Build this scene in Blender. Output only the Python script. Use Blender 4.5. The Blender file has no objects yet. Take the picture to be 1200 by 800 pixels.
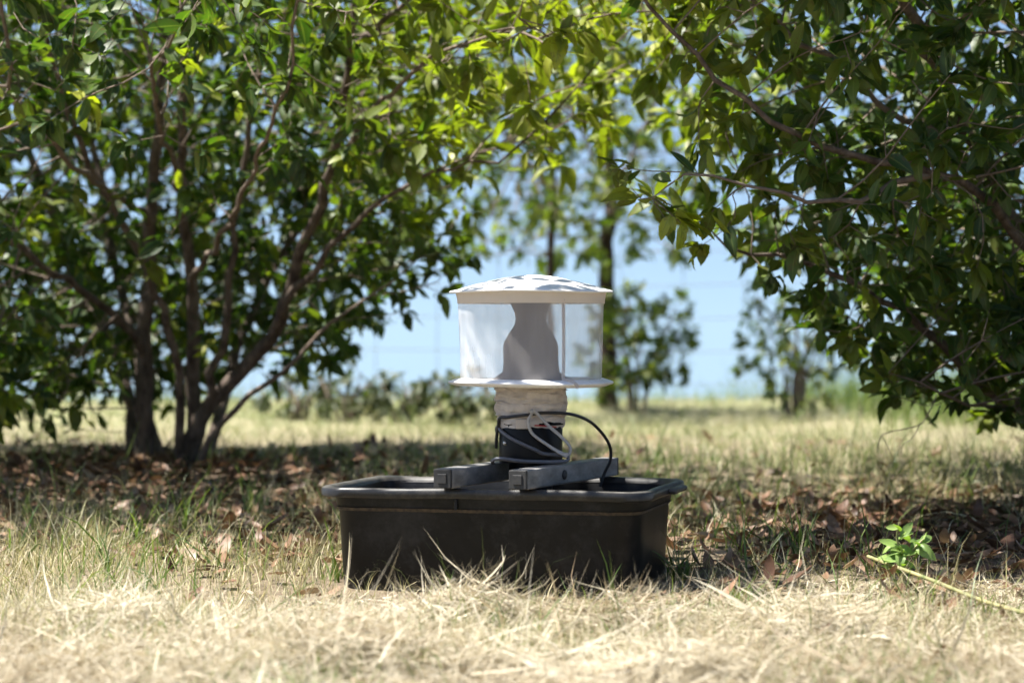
import bpy, math
import numpy as np
from mathutils import Matrix, Vector

R = math.radians
SC = bpy.context.scene
COL = SC.collection

# ------------------------------------------------------------------ camera
CAM_H, FPX, HORIZON = 0.45, 2800.0, 385.0
cam_d = bpy.data.cameras.new('camera')
cam = bpy.data.objects.new('camera', cam_d)
COL.objects.link(cam)
cam.location = (0, 0, CAM_H)
cam.rotation_euler = (R(90) - math.atan(15 / FPX), 0, 0)
cam_d.sensor_width = 36
cam_d.lens = 36 * FPX / 1200
cam_d.clip_start, cam_d.clip_end = 0.05, 2000
cam_d.dof.use_dof = True
cam_d.dof.focus_distance = 4.36
cam_d.dof.aperture_fstop = 3.6
cam_d.dof.aperture_blades = 9
SC.camera = cam

# ------------------------------------------------------------------ sky, sun, exposure
SUN_EL, SUN_AZ = R(61), R(267)          # azimuth clockwise from +Y: from the left, a little behind the camera
sun_dir = Vector((math.sin(SUN_AZ) * math.cos(SUN_EL), math.cos(SUN_AZ) * math.cos(SUN_EL), math.sin(SUN_EL)))
world = bpy.data.worlds.new('World')
SC.world = world
world.use_nodes = True
wn, wl = world.node_tree.nodes, world.node_tree.links
wn.clear()
w_out = wn.new('ShaderNodeOutputWorld')
w_bg = wn.new('ShaderNodeBackground')
w_sky = wn.new('ShaderNodeTexSky')
w_sky.sky_type = 'NISHITA'
w_sky.sun_disc = False
w_sky.sun_elevation = SUN_EL
w_sky.sun_rotation = SUN_AZ
w_sky.air_density, w_sky.dust_density, w_sky.ozone_density = 1.0, 0.7, 1.4
w_tc = wn.new('ShaderNodeTexCoord')
w_sep = wn.new('ShaderNodeSeparateXYZ')
w_max = wn.new('ShaderNodeMath'); w_max.operation = 'MAXIMUM'; w_max.inputs[1].default_value = 0.0
w_add = wn.new('ShaderNodeMath'); w_add.operation = 'ADD'; w_add.inputs[1].default_value = 0.13
w_com = wn.new('ShaderNodeCombineXYZ')       # the hilltop looks out over open air: the pale horizon goes on below
wl.new(w_tc.outputs['Generated'], w_sep.inputs[0])
wl.new(w_sep.outputs[0], w_com.inputs[0]); wl.new(w_sep.outputs[1], w_com.inputs[1])
wl.new(w_sep.outputs[2], w_max.inputs[0]); wl.new(w_max.outputs[0], w_add.inputs[0]); wl.new(w_add.outputs[0], w_com.inputs[2])
wl.new(w_com.outputs[0], w_sky.inputs[0])
wl.new(w_sky.outputs[0], w_bg.inputs[0])
w_bg.inputs[1].default_value = 0.058
wl.new(w_bg.outputs[0], w_out.inputs[0])

sun_d = bpy.data.lights.new('sun', 'SUN')
sun_d.energy, sun_d.angle, sun_d.color = 5.0, R(0.53), (1.0, 0.965, 0.90)
sun = bpy.data.objects.new('sun', sun_d)
COL.objects.link(sun)
sun.rotation_euler = (-sun_dir).to_track_quat('-Z', 'Y').to_euler()

SC.view_settings.view_transform = 'Standard'
SC.view_settings.look = 'None'
SC.view_settings.exposure = 1.72
SC.view_settings.gamma = 1.0
SC.view_settings.use_curve_mapping = False
SC.render.engine = 'CYCLES'
SC.cycles.use_denoising = True
SC.cycles.max_bounces = 6
SC.cycles.diffuse_bounces = 3
SC.cycles.glossy_bounces = 2
SC.cycles.transmission_bounces = 4
SC.cycles.transparent_max_bounces = 10
SC.cycles.use_adaptive_sampling = True
SC.cycles.adaptive_threshold = 0.03

rng = np.random.default_rng(11)


def P(px, py, D):
    """a point seen at pixel (px, py) of the photograph, D metres away, in metres"""
    return np.array([(px - 600) / FPX * D, D, CAM_H + (HORIZON - py) / FPX * D])


# ------------------------------------------------------------------ materials
def new_mat(name):
    m = bpy.data.materials.new(name)
    m.use_nodes = True
    m.node_tree.nodes.clear()
    return m, m.node_tree.nodes, m.node_tree.links


def ramp(n, stops):
    r = n.new('ShaderNodeValToRGB')
    e = r.color_ramp.elements
    while len(e) < len(stops):
        e.new(0.5)
    for i, (p, c) in enumerate(stops):
        e[i].position = p
        e[i].color = (*c, 1)
    return r


def noise(n, l, scale, detail=4, vec=None, rough=0.55):
    t = n.new('ShaderNodeTexNoise')
    t.inputs['Scale'].default_value = scale
    t.inputs['Detail'].default_value = detail
    t.inputs['Roughness'].default_value = rough
    if vec is not None:
        l.new(vec, t.inputs['Vector'])
    return t


def mixc(n, l, fac, a, b, mode='MIX'):
    m = n.new('ShaderNodeMix')
    m.data_type = 'RGBA'
    m.blend_type = mode
    for sock, v in ((m.inputs[0], fac), (m.inputs[6], a), (m.inputs[7], b)):
        if hasattr(v, 'is_output'):
            l.new(v, sock)
        elif isinstance(v, (int, float)):
            sock.default_value = v
        else:
            sock.default_value = (*v, 1)
    return m.outputs[2]


def leaf_mat(name, stops, young, transl=0.38, spots=0.5, rough=0.48, tint=(1.25, 1.5, 0.35)):
    """leaf colour by each leaf's own number, age and painted sun, pale midrib, brown spots, light through the blade"""
    m, n, l = new_mat(name)
    out = n.new('ShaderNodeOutputMaterial')
    a = n.new('ShaderNodeAttribute'); a.attribute_name = 'rnd'
    y = n.new('ShaderNodeAttribute'); y.attribute_name = 'young'
    uv = n.new('ShaderNodeUVMap')
    base = ramp(n, stops); l.new(a.outputs['Fac'], base.inputs[0])
    c = mixc(n, l, y.outputs['Fac'], base.outputs[0], young)
    geo = n.new('ShaderNodeNewGeometry')
    nz = noise(n, l, 260, 3, geo.outputs['Position'])
    big = noise(n, l, 45, 2, geo.outputs['Position'])
    mul = n.new('ShaderNodeMath'); mul.operation = 'MULTIPLY'
    l.new(nz.outputs[0], mul.inputs[0]); l.new(big.outputs[0], mul.inputs[1])
    sp = ramp(n, [(0.30, (0, 0, 0)), (0.36, (1, 1, 1))]); l.new(mul.outputs[0], sp.inputs[0])
    old = n.new('ShaderNodeMath'); old.operation = 'MULTIPLY'; old.inputs[1].default_value = spots
    l.new(sp.outputs[0], old.inputs[0])
    c = mixc(n, l, old.outputs[0], c, (0.10, 0.05, 0.02))
    sep = n.new('ShaderNodeSeparateXYZ'); l.new(uv.outputs[0], sep.inputs[0])
    rib = n.new('ShaderNodeMath'); rib.operation = 'SUBTRACT'; rib.inputs[1].default_value = 0.5
    l.new(sep.outputs[1], rib.inputs[0])
    ab = n.new('ShaderNodeMath'); ab.operation = 'ABSOLUTE'; l.new(rib.outputs[0], ab.inputs[0])
    rr = ramp(n, [(0.02, (0.55, 0.55, 0.55)), (0.06, (0, 0, 0))]); l.new(ab.outputs[0], rr.inputs[0])
    c = mixc(n, l, rr.outputs[0], c, (0.16, 0.20, 0.06))
    bs = n.new('ShaderNodeBsdfPrincipled')
    l.new(c, bs.inputs['Base Color'])
    bs.inputs['Roughness'].default_value = rough
    bs.inputs['Specular IOR Level'].default_value = 0.5
    bump = n.new('ShaderNodeBump'); bump.inputs['Strength'].default_value = 0.12
    bump.inputs['Distance'].default_value = 0.002
    l.new(nz.outputs[0], bump.inputs['Height']); l.new(bump.outputs[0], bs.inputs['Normal'])
    tr = n.new('ShaderNodeBsdfTranslucent')
    tc = mixc(n, l, 1.0, c, tint, 'MULTIPLY')
    l.new(tc, tr.inputs[0])
    mx = n.new('ShaderNodeMixShader'); mx.inputs[0].default_value = transl
    l.new(bs.outputs[0], mx.inputs[1]); l.new(tr.outputs[0], mx.inputs[2])
    l.new(mx.outputs[0], out.inputs[0])
    return m


def blade_mat(name, stops, transl=0.3, tint=(1.1, 1.1, 0.8), rough=0.55):
    m, n, l = new_mat(name)
    out = n.new('ShaderNodeOutputMaterial')
    a = n.new('ShaderNodeAttribute'); a.attribute_name = 'rnd'
    r = ramp(n, stops); l.new(a.outputs['Fac'], r.inputs[0])
    geo = n.new('ShaderNodeNewGeometry')
    nz = noise(n, l, 90, 3, geo.outputs['Position'])
    nr = ramp(n, [(0.3, (0.7, 0.7, 0.7)), (0.7, (1.15, 1.15, 1.15))]); l.new(nz.outputs[0], nr.inputs[0])
    c = mixc(n, l, 1.0, r.outputs[0], nr.outputs[0], 'MULTIPLY')
    bs = n.new('ShaderNodeBsdfPrincipled'); l.new(c, bs.inputs['Base Color'])
    bs.inputs['Roughness'].default_value = rough
    bs.inputs['Specular IOR Level'].default_value = 0.3
    tr = n.new('ShaderNodeBsdfTranslucent')
    l.new(mixc(n, l, 1.0, c, tint, 'MULTIPLY'), tr.inputs[0])
    mx = n.new('ShaderNodeMixShader'); mx.inputs[0].default_value = transl
    l.new(bs.outputs[0], mx.inputs[1]); l.new(tr.outputs[0], mx.inputs[2])
    l.new(mx.outputs[0], out.inputs[0])
    return m


def solid_mat(name, c1, c2, scale=30, rough=0.5, bump=0.2, dist=0.002, metallic=0.0, spec=0.5, stretch=None,
              dust=None, coat=0.0, scuff=None):
    """two-tone noisy surface; dust = (colour, amount) settles on faces that look up"""
    m, n, l = new_mat(name)
    out = n.new('ShaderNodeOutputMaterial')
    tc = n.new('ShaderNodeTexCoord')
    vec = tc.outputs['Object']
    if stretch:
        mp = n.new('ShaderNodeMapping'); mp.inputs['Scale'].default_value = stretch
        l.new(vec, mp.inputs[0]); vec = mp.outputs[0]
    nz = noise(n, l, scale, 6, vec, 0.65)
    r = ramp(n, [(0.32, c1), (0.68, c2)]); l.new(nz.outputs[0], r.inputs[0])
    c = r.outputs[0]
    bs = n.new('ShaderNodeBsdfPrincipled')
    if dust:
        geo = n.new('ShaderNodeNewGeometry')
        sep = n.new('ShaderNodeSeparateXYZ'); l.new(geo.outputs['Normal'], sep.inputs[0])
        up = ramp(n, [(0.15, (0, 0, 0)), (0.9, (1, 1, 1))]); l.new(sep.outputs[2], up.inputs[0])
        nd = noise(n, l, 14, 6, tc.outputs['Object'], 0.7)
        ndr = ramp(n, [(0.40, (0, 0, 0)), (0.66, (1, 1, 1))]); l.new(nd.outputs[0], ndr.inputs[0])
        mu = mixc(n, l, 1.0, up.outputs[0], ndr.outputs[0], 'MULTIPLY')
        am = n.new('ShaderNodeMath'); am.operation = 'MULTIPLY'; am.inputs[1].default_value = dust[1]
        l.new(mu, am.inputs[0])
        c = mixc(n, l, am.outputs[0], c, dust[0])
        rr = n.new('ShaderNodeMapRange'); rr.inputs[3].default_value = rough; rr.inputs[4].default_value = 0.85
        l.new(am.outputs[0], rr.inputs[0]); l.new(rr.outputs[0], bs.inputs['Roughness'])
    else:
        bs.inputs['Roughness'].default_value = rough
    if scuff:                                  # dried splashes and rubbed patches
        sc1 = noise(n, l, scuff[1], 8, tc.outputs['Object'], 0.75)
        sr = ramp(n, [(0.50, (0, 0, 0)), (0.72, (scuff[2],) * 3)]); l.new(sc1.outputs[0], sr.inputs[0])
        c = mixc(n, l, sr.outputs[0], c, scuff[0])
        mp2 = n.new('ShaderNodeMapping'); mp2.inputs['Scale'].default_value = (3, 3, 40); mp2.inputs['Rotation'].default_value = (0.1, 0.25, 0)
        l.new(tc.outputs['Object'], mp2.inputs[0])
        sc2 = noise(n, l, 9, 5, mp2.outputs[0], 0.8)
        sr2 = ramp(n, [(0.66, (0, 0, 0)), (0.72, (scuff[2],) * 3)]); l.new(sc2.outputs[0], sr2.inputs[0])
        c = mixc(n, l, sr2.outputs[0], c, scuff[0])
    l.new(c, bs.inputs['Base Color'])
    bs.inputs['Metallic'].default_value = metallic
    bs.inputs['Specular IOR Level'].default_value = spec
    if coat:
        bs.inputs['Coat Weight'].default_value = coat
        bs.inputs['Coat Roughness'].default_value = 0.25
    if bump:
        b = n.new('ShaderNodeBump'); b.inputs['Strength'].default_value = bump; b.inputs['Distance'].default_value = dist
        l.new(nz.outputs[0], b.inputs['Height']); l.new(b.outputs[0], bs.inputs['Normal'])
    l.new(bs.outputs[0], out.inputs[0])
    return m


def net_mat(name, col, opacity, folds=0.12, transl=0.5):
    """fine woven netting: open holes between pale threads, thicker where the cloth gathers"""
    m, n, l = new_mat(name)
    out = n.new('ShaderNodeOutputMaterial')
    tc = n.new('ShaderNodeTexCoord')
    mp = n.new('ShaderNodeMapping'); mp.inputs['Scale'].default_value = (1, 1, 0.25)
    l.new(tc.outputs['Object'], mp.inputs[0])
    nz = noise(n, l, 26, 3, mp.outputs[0])
    op = n.new('ShaderNodeMapRange')
    op.inputs[1].default_value, op.inputs[2].default_value = 0.3, 0.7
    op.inputs[3].default_value, op.inputs[4].default_value = opacity - folds, opacity + folds
    l.new(nz.outputs[0], op.inputs[0])
    df = n.new('ShaderNodeBsdfDiffuse'); df.inputs[0].default_value = (*col, 1)
    tr = n.new('ShaderNodeBsdfTranslucent'); tr.inputs[0].default_value = (*col, 1)
    m1 = n.new('ShaderNodeMixShader'); m1.inputs[0].default_value = transl
    l.new(df.outputs[0], m1.inputs[1]); l.new(tr.outputs[0], m1.inputs[2])
    tp = n.new('ShaderNodeBsdfTransparent')
    m2 = n.new('ShaderNodeMixShader')
    l.new(op.outputs[0], m2.inputs[0]); l.new(tp.outputs[0], m2.inputs[1]); l.new(m1.outputs[0], m2.inputs[2])
    l.new(m2.outputs[0], out.inputs[0])
    return m


M = {}
M['leaf'] = leaf_mat('shrub_leaf', [(0.0, (0.024, 0.052, 0.011)), (0.45, (0.044, 0.086, 0.016)),
                                    (0.8, (0.080, 0.130, 0.023)), (1.0, (0.140, 0.165, 0.028))],
                     (0.32, 0.34, 0.032), transl=0.45, spots=0.55)
M['leaf_far'] = leaf_mat('tree_leaf', [(0.0, (0.050, 0.085, 0.018)), (0.5, (0.090, 0.130, 0.025)),
                                       (1.0, (0.170, 0.190, 0.035))],
                         (0.34, 0.35, 0.04), transl=0.5, spots=0.2)
M['leaf_sap'] = leaf_mat('sapling_leaf', [(0.0, (0.050, 0.085, 0.030)), (0.6, (0.090, 0.130, 0.040)),
                                          (1.0, (0.20, 0.20, 0.05))],
                         (0.30, 0.29, 0.05), transl=0.45, spots=0.1)
M['leaf_olive'] = leaf_mat('olive_leaf', [(0.0, (0.030, 0.045, 0.016)), (1.0, (0.075, 0.090, 0.032))], (0.10, 0.11, 0.04), transl=0.25, spots=0.1, rough=0.6)
M['leaf_seed'] = leaf_mat('seedling_leaf', [(0.0, (0.12, 0.20, 0.05)), (1.0, (0.20, 0.30, 0.08))],
                          (0.28, 0.38, 0.10), transl=0.35, spots=0.15, rough=0.5)
M['bark'] = solid_mat('bark', (0.045, 0.032, 0.025), (0.19, 0.15, 0.12), 38, 0.9, 1.0, 0.008, spec=0.2,
                      stretch=(1, 1, 0.35))
M['bark_dark'] = solid_mat('dark_bark', (0.022, 0.016, 0.013), (0.060, 0.045, 0.036), 30, 0.9, 0.6, 0.005, spec=0.15)
M['twig'] = solid_mat('twig_bark', (0.110, 0.080, 0.060), (0.215, 0.170, 0.135), 60, 0.8, 0.3, 0.002, spec=0.2)
M['hay'] = blade_mat('cut_hay', [(0.0, (0.24, 0.18, 0.11)), (0.25, (0.39, 0.33, 0.225)), (0.7, (0.53, 0.47, 0.35)),
                                 (1.0, (0.66, 0.60, 0.47))], 0.25, (1.0, 0.95, 0.8))
M['grass_dry'] = blade_mat('dry_grass', [(0.0, (0.16, 0.17, 0.06)), (0.3, (0.32, 0.30, 0.14)),
                                         (0.65, (0.47, 0.41, 0.25)), (1.0, (0.60, 0.54, 0.38))], 0.3)
M['grass_far'] = blade_mat('pale_far_grass', [(0.0, (0.17, 0.21, 0.08)), (0.4, (0.30, 0.31, 0.15)), (0.75, (0.46, 0.42, 0.27)),
                                              (1.0, (0.58, 0.53, 0.39))], 0.3)
M['grass_green'] = blade_mat('green_grass', [(0.0, (0.065, 0.11, 0.03)), (0.5, (0.11, 0.17, 0.045)),
                                             (1.0, (0.20, 0.25, 0.08))], 0.38, (1.2, 1.3, 0.5), 0.42)
M['litter'] = blade_mat('fallen_leaves', [(0.0, (0.07, 0.035, 0.02)), (0.4, (0.16, 0.085, 0.05)),
                                          (0.8, (0.23, 0.135, 0.08)), (1.0, (0.30, 0.21, 0.145))], 0.12, rough=0.5)
M['black'] = solid_mat('black_tub_plastic', (0.004, 0.0046, 0.0060), (0.008, 0.0087, 0.0102), 24, 0.42, 0.12, 0.001, spec=0.22,
                       dust=((0.10, 0.085, 0.07), 0.5), scuff=((0.060, 0.060, 0.062), 9, 0.42))
M['rim'] = solid_mat('black_rim_plastic', (0.010, 0.010, 0.011), (0.022, 0.0215, 0.022), 60, 0.36, 0.25, 0.0008, spec=0.4,
                     dust=((0.13, 0.12, 0.105), 0.6), scuff=((0.10, 0.09, 0.08), 18, 0.6))
M['pipe'] = solid_mat('black_pipe', (0.003, 0.003, 0.0035), (0.006, 0.006, 0.0065), 40, 0.4, 0.05, 0.001, spec=0.15)
M['dirt'] = solid_mat('dirt_line', (0.012, 0.011, 0.010), (0.09, 0.065, 0.04), 90, 0.9, 0.3, 0.001)
M['bar'] = solid_mat('weathered_bar', (0.09, 0.088, 0.085), (0.27, 0.26, 0.25), 45, 0.6, 0.3, 0.001,
                     stretch=(1, 0.35, 1), metallic=0.15)
M['cap'] = solid_mat('bar_cap', (0.010, 0.010, 0.010), (0.025, 0.024, 0.023), 80, 0.6, 0.3, 0.001)
M['white'] = solid_mat('white_plastic', (0.72, 0.71, 0.70), (0.80, 0.79, 0.78), 20, 0.45, 0.08, 0.001, scuff=((0.52, 0.47, 0.41), 22, 0.45))
M['cream'] = net_mat('cream_cloth', (0.78, 0.70, 0.61), 0.96, 0.03, 0.45)
M['sleeve'] = solid_mat('sleeve_cloth', (0.44, 0.385, 0.335), (0.58, 0.515, 0.455), 55, 0.9, 0.35, 0.0015, spec=0.1)
M['string'] = solid_mat('drawstring', (0.34, 0.32, 0.30), (0.46, 0.44, 0.42), 150, 0.9, 0.3, 0.0006, spec=0.1)
M['grey_cable'] = solid_mat('grey_cable', (0.075, 0.075, 0.085), (0.12, 0.12, 0.13), 60, 0.45, 0.05)
M['black_cable'] = solid_mat('black_cable', (0.012, 0.012, 0.013), (0.028, 0.028, 0.03), 60, 0.4, 0.05)
M['red'] = solid_mat('red_wire', (0.35, 0.02, 0.02), (0.45, 0.03, 0.03), 60, 0.4, 0.0)
M['steel'] = solid_mat('screw_steel', (0.4, 0.4, 0.4), (0.55, 0.55, 0.55), 60, 0.35, 0.1, metallic=0.9)
M['net'] = net_mat('white_netting', (0.86, 0.82, 0.81), 0.32, 0.05)
M['net_in'] = net_mat('grey_inner_netting', (0.045, 0.040, 0.042), 0.97, 0.04, 0.2)
M['tape'] = net_mat('seam_tape', (0.66, 0.62, 0.60), 0.75, 0.05)
M['wire'] = solid_mat('fence_wire', (0.10, 0.10, 0.10), (0.17, 0.17, 0.17), 60, 0.6, 0.0)
M['post'] = solid_mat('fence_post', (0.09, 0.07, 0.05), (0.18, 0.15, 0.12), 30, 0.9, 0.4, 0.003)
M['stick'] = solid_mat('green_stick', (0.10, 0.12, 0.035), (0.32, 0.27, 0.12), 40, 0.6, 0.3, 0.001, stretch=(1, 1, 1))


def ground_mat():
    m, n, l = new_mat('dry_ground')
    out = n.new('ShaderNodeOutputMaterial')
    geo = n.new('ShaderNodeNewGeometry')
    a = noise(n, l, 1.3, 5, geo.outputs['Position'])
    b = noise(n, l, 42, 6, geo.outputs['Position'], 0.7)
    ra = ramp(n, [(0.35, (0.20, 0.155, 0.105)), (0.65, (0.30, 0.25, 0.165))]); l.new(a.outputs[0], ra.inputs[0])
    rb = ramp(n, [(0.3, (0.55, 0.55, 0.55)), (0.7, (1.25, 1.25, 1.25))]); l.new(b.outputs[0], rb.inputs[0])
    c = mixc(n, l, 1.0, ra.outputs[0], rb.outputs[0], 'MULTIPLY')
    sep = n.new('ShaderNodeSeparateXYZ'); l.new(geo.outputs['Position'], sep.inputs[0])
    far = n.new('ShaderNodeMapRange'); far.inputs[1].default_value = 8; far.inputs[2].default_value = 11
    l.new(sep.outputs[1], far.inputs[0])
    gf = noise(n, l, 2.2, 4, geo.outputs['Position'])
    gr = ramp(n, [(0.35, (0.36, 0.32, 0.20)), (0.65, (0.24, 0.26, 0.12))]); l.new(gf.outputs[0], gr.inputs[0])
    c = mixc(n, l, far.outputs[0], c, gr.outputs[0])
    at = n.new('ShaderNodeAttribute'); at.attribute_name = 'mould_shade'  # dark leaf mould, which also deepens the shrubs' shade in the ground colour
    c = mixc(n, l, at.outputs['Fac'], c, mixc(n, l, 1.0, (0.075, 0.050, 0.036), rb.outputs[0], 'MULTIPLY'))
    bs = n.new('ShaderNodeBsdfPrincipled'); l.new(c, bs.inputs['Base Color'])
    bs.inputs['Roughness'].default_value = 0.95
    bs.inputs['Specular IOR Level'].default_value = 0.1
    bp = n.new('ShaderNodeBump'); bp.inputs['Strength'].default_value = 0.8; bp.inputs['Distance'].default_value = 0.02
    l.new(b.outputs[0], bp.inputs['Height']); l.new(bp.outputs[0], bs.inputs['Normal'])
    l.new(bs.outputs[0], out.inputs[0])
    return m


M['ground'] = ground_mat()


# ------------------------------------------------------------------ mesh helpers
def mesh_np(name, verts, faces, mat, smooth=True):
    me = bpy.data.meshes.new(name)
    me.from_pydata([tuple(v) for v in verts], [], faces)
    me.materials.append(mat)
    if smooth:
        me.polygons.foreach_set('use_smooth', [True] * len(me.polygons))
    me.update()
    if smooth:
        me.set_sharp_from_angle(angle=R(42))
    return me


def mesh_fast(name, verts, loops, starts, totals, mat, attrs=None, uv=None):
    me = bpy.data.meshes.new(name)
    me.vertices.add(len(verts))
    me.vertices.foreach_set('co', np.ascontiguousarray(verts, dtype=np.float32).ravel())
    me.loops.add(len(loops))
    me.loops.foreach_set('vertex_index', np.ascontiguousarray(loops, dtype=np.int32))
    me.polygons.add(len(starts))
    me.polygons.foreach_set('loop_start', np.ascontiguousarray(starts, dtype=np.int32))
    me.polygons.foreach_set('loop_total', np.ascontiguousarray(totals, dtype=np.int32))
    me.polygons.foreach_set('use_smooth', np.ones(len(starts), dtype=bool))
    me.materials.append(mat)
    me.update(calc_edges=True)
    for k, v in (attrs or {}).items():
        at = me.attributes.new(k, 'FLOAT', 'POINT')
        at.data.foreach_set('value', np.ascontiguousarray(v, dtype=np.float32))
    if uv is not None:
        lay = me.uv_layers.new(name='UVMap')
        lay.data.foreach_set('uv', np.ascontiguousarray(uv[loops], dtype=np.float32).ravel())
    return me


def add(name, me, parent=None, loc=None, kind=None):
    o = bpy.data.objects.new(name, me)
    COL.objects.link(o)
    if parent is not None:
        o.parent = parent
    if loc is not None:
        o.location = loc
    if kind:
        o['kind'] = kind
    return o


def tag(o, label=None, cat=None, group=None, kind=None):
    if label: o['label'] = label
    if cat: o['category'] = cat
    if group: o['group'] = group
    if kind: o['kind'] = kind
    return o


def empty(name, loc, rz=0.0):
    o = bpy.data.objects.new(name, None)
    COL.objects.link(o)
    o.location = loc
    o.rotation_euler = (0, 0, rz)
    o.empty_display_size = 0.05
    return o


def lathe(profile, segs=64, wob=None):
    """profile [(r, z)] turned round Z; wob(ang, i) scales r and shifts z"""
    v, f = [], []
    n = len(profile)
    for i, (r, z) in enumerate(profile):
        for k in range(segs):
            a = 2 * math.pi * k / segs
            s, dz = wob(a, i) if wob else (1, 0)
            v.append((r * s * math.cos(a), r * s * math.sin(a), z + dz))
    for i in range(n - 1):
        for k in range(segs):
            k2 = (k + 1) % segs
            f.append((i * segs + k, i * segs + k2, (i + 1) * segs + k2, (i + 1) * segs + k))
    return v, f


def catmull(pts, per=8):
    pts = np.asarray(pts, float)
    p = np.vstack([2 * pts[0] - pts[1], pts, 2 * pts[-1] - pts[-2]])
    out = []
    t = np.linspace(0, 1, per, endpoint=False)[:, None]
    for i in range(1, len(p) - 2):
        a, b, c, d = p[i - 1], p[i], p[i + 1], p[i + 2]
        out.append(0.5 * (2 * b + (c - a) * t + (2 * a - 5 * b + 4 * c - d) * t ** 2 + (3 * b - a - 3 * c + d) * t ** 3))
    out.append(pts[-1][None])
    return np.vstack(out)


def tube_arrays(pts, rad, sides, base=0, flat=1.0, seed=None):
    """ring vertices and quads of a tube along pts, tapering with rad"""
    pts = np.asarray(pts, float)
    rad = np.broadcast_to(np.asarray(rad, float), (len(pts),))
    tg = np.gradient(pts, axis=0)
    tg /= np.linalg.norm(tg, axis=1)[:, None] + 1e-12
    mean = tg.mean(0)
    ref = np.eye(3)[np.argmin(np.abs(mean))]
    u = np.cross(tg, ref); u /= np.linalg.norm(u, axis=1)[:, None] + 1e-12
    w = np.cross(tg, u)
    a = np.linspace(0, 2 * math.pi, sides, endpoint=False)
    v = pts[:, None, :] + rad[:, None, None] * (np.cos(a)[None, :, None] * u[:, None, :] + flat * np.sin(a)[None, :, None] * w[:, None, :])
    n = len(pts)
    i = np.arange(n - 1)[:, None] * sides
    k = np.arange(sides)[None, :]
    k2 = (k + 1) % sides
    q = np.stack([i + k, i + k2, i + sides + k2, i + sides + k], -1).reshape(-1, 4) + base
    return v.reshape(-1, 3), q


def tubes_mesh(name, chains, mat, sides_fn=None):
    V, Q, base = [], [], 0
    for pts, rad in chains:
        s = sides_fn(rad[0]) if sides_fn else 8
        v, q = tube_arrays(pts, rad, s, base)
        V.append(v); Q.append(q); base += len(v)
    V = np.vstack(V); Q = np.vstack(Q)
    return mesh_fast(name, V, Q.ravel(), np.arange(len(Q)) * 4, np.full(len(Q), 4), mat)


def tube_obj(name, pts, rad, mat, parent=None, sides=10, per=8, flat=1.0, origin=None):
    p = catmull(pts, per)
    if origin is not None:
        p = p - np.asarray(origin)
    r = np.full(len(p), rad) if np.isscalar(rad) else np.interp(np.linspace(0, 1, len(p)), np.linspace(0, 1, len(rad)), rad)
    v, q = tube_arrays(p, r, sides, 0, flat)
    faces = [tuple(x) for x in q]
    faces.append(tuple(range(sides))[::-1])
    faces.append(tuple(range(len(v) - sides, len(v))))
    return add(name, mesh_np(name, v, faces, mat), parent)


def box_mesh(name, sx, sy, sz, mat, bevel=0.003, z0=0.0):
    import bmesh
    bm = bmesh.new()
    bmesh.ops.create_cube(bm, size=1)
    for v in bm.verts:
        v.co = (v.co.x * sx, v.co.y * sy, v.co.z * sz + z0)
    if bevel:
        bmesh.ops.bevel(bm, geom=bm.edges[:], offset=bevel, segments=2, affect='EDGES', profile=0.5)
    me = bpy.data.meshes.new(name)
    bm.to_mesh(me); bm.free()
    me.materials.append(mat)
    return me


# ------------------------------------------------------------------ terrain
def smooth01(t):
    t = np.clip(t, 0, 1)
    return t * t * (3 - 2 * t)


def ground_h(x, y):
    x = np.asarray(x, float); y = np.asarray(y, float)
    h = 0.05 * smooth01((y - 5.2) / 1.8)
    h = h + 0.012 * np.sin(2.3 * x + 0.7) * np.sin(1.7 * y + 0.4) + 0.007 * np.sin(6.1 * x + 2.0 + y) * np.sin(5.3 * y - x)
    for cx, cy, hh, rx, ry in ((-0.07, 3.70, 0.040, 0.11, 0.10), (-0.62, 3.62, 0.022, 0.30, 0.16), (0.42, 3.70, 0.012, 0.25, 0.15),
                               (-0.25, 3.30, 0.02, 0.3, 0.16), (0.3, 3.15, 0.02, 0.35, 0.15)):
        h = h + hh * np.exp(-((x - cx) / rx) ** 2 - ((y - cy) / ry) ** 2)
    flat = np.exp(-((x + 0.01) / 0.42) ** 4 - ((y - 4.335) / 0.34) ** 4)
    h = h * (1 - flat)
    h = h - 0.034 * smooth01((4.30 - y - 0.25 * x) / 0.35)
    over = np.clip(y - 12.6, 0, None)
    return h - 0.13 * over * smooth01(over / 5.0) - 0.002 * np.clip(np.abs(x) - 6, 0, None) ** 1.2


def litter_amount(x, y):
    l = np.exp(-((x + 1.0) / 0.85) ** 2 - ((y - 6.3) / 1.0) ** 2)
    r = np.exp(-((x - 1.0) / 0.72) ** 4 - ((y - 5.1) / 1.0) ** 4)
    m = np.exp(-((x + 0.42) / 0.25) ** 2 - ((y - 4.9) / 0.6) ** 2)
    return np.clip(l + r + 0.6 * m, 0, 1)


xs = np.unique(np.concatenate([np.linspace(-3, 3, 121), np.linspace(-12, 12, 97), np.linspace(-400, 400, 41)]))
ys = np.unique(np.concatenate([np.linspace(1.5, 7, 111), np.linspace(-4, 20, 97), np.linspace(-150, 600, 51)]))
gx, gy = np.meshgrid(xs, ys)
gv = np.stack([gx, gy, ground_h(gx, gy)], -1).reshape(-1, 3)
nx, ny = len(xs), len(ys)
ii = (np.arange(ny - 1)[:, None] * nx + np.arange(nx - 1)[None, :]).ravel()
gq = np.stack([ii, ii + 1, ii + nx + 1, ii + nx], -1)
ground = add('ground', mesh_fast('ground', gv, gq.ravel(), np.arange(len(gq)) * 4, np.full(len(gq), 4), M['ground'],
                               {'mould_shade': 0.85 * litter_amount(gv[:, 0], gv[:, 1])}))
tag(ground, 'dry grassy hilltop ground under the shrubs and the trap', 'ground', kind='structure')

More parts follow.
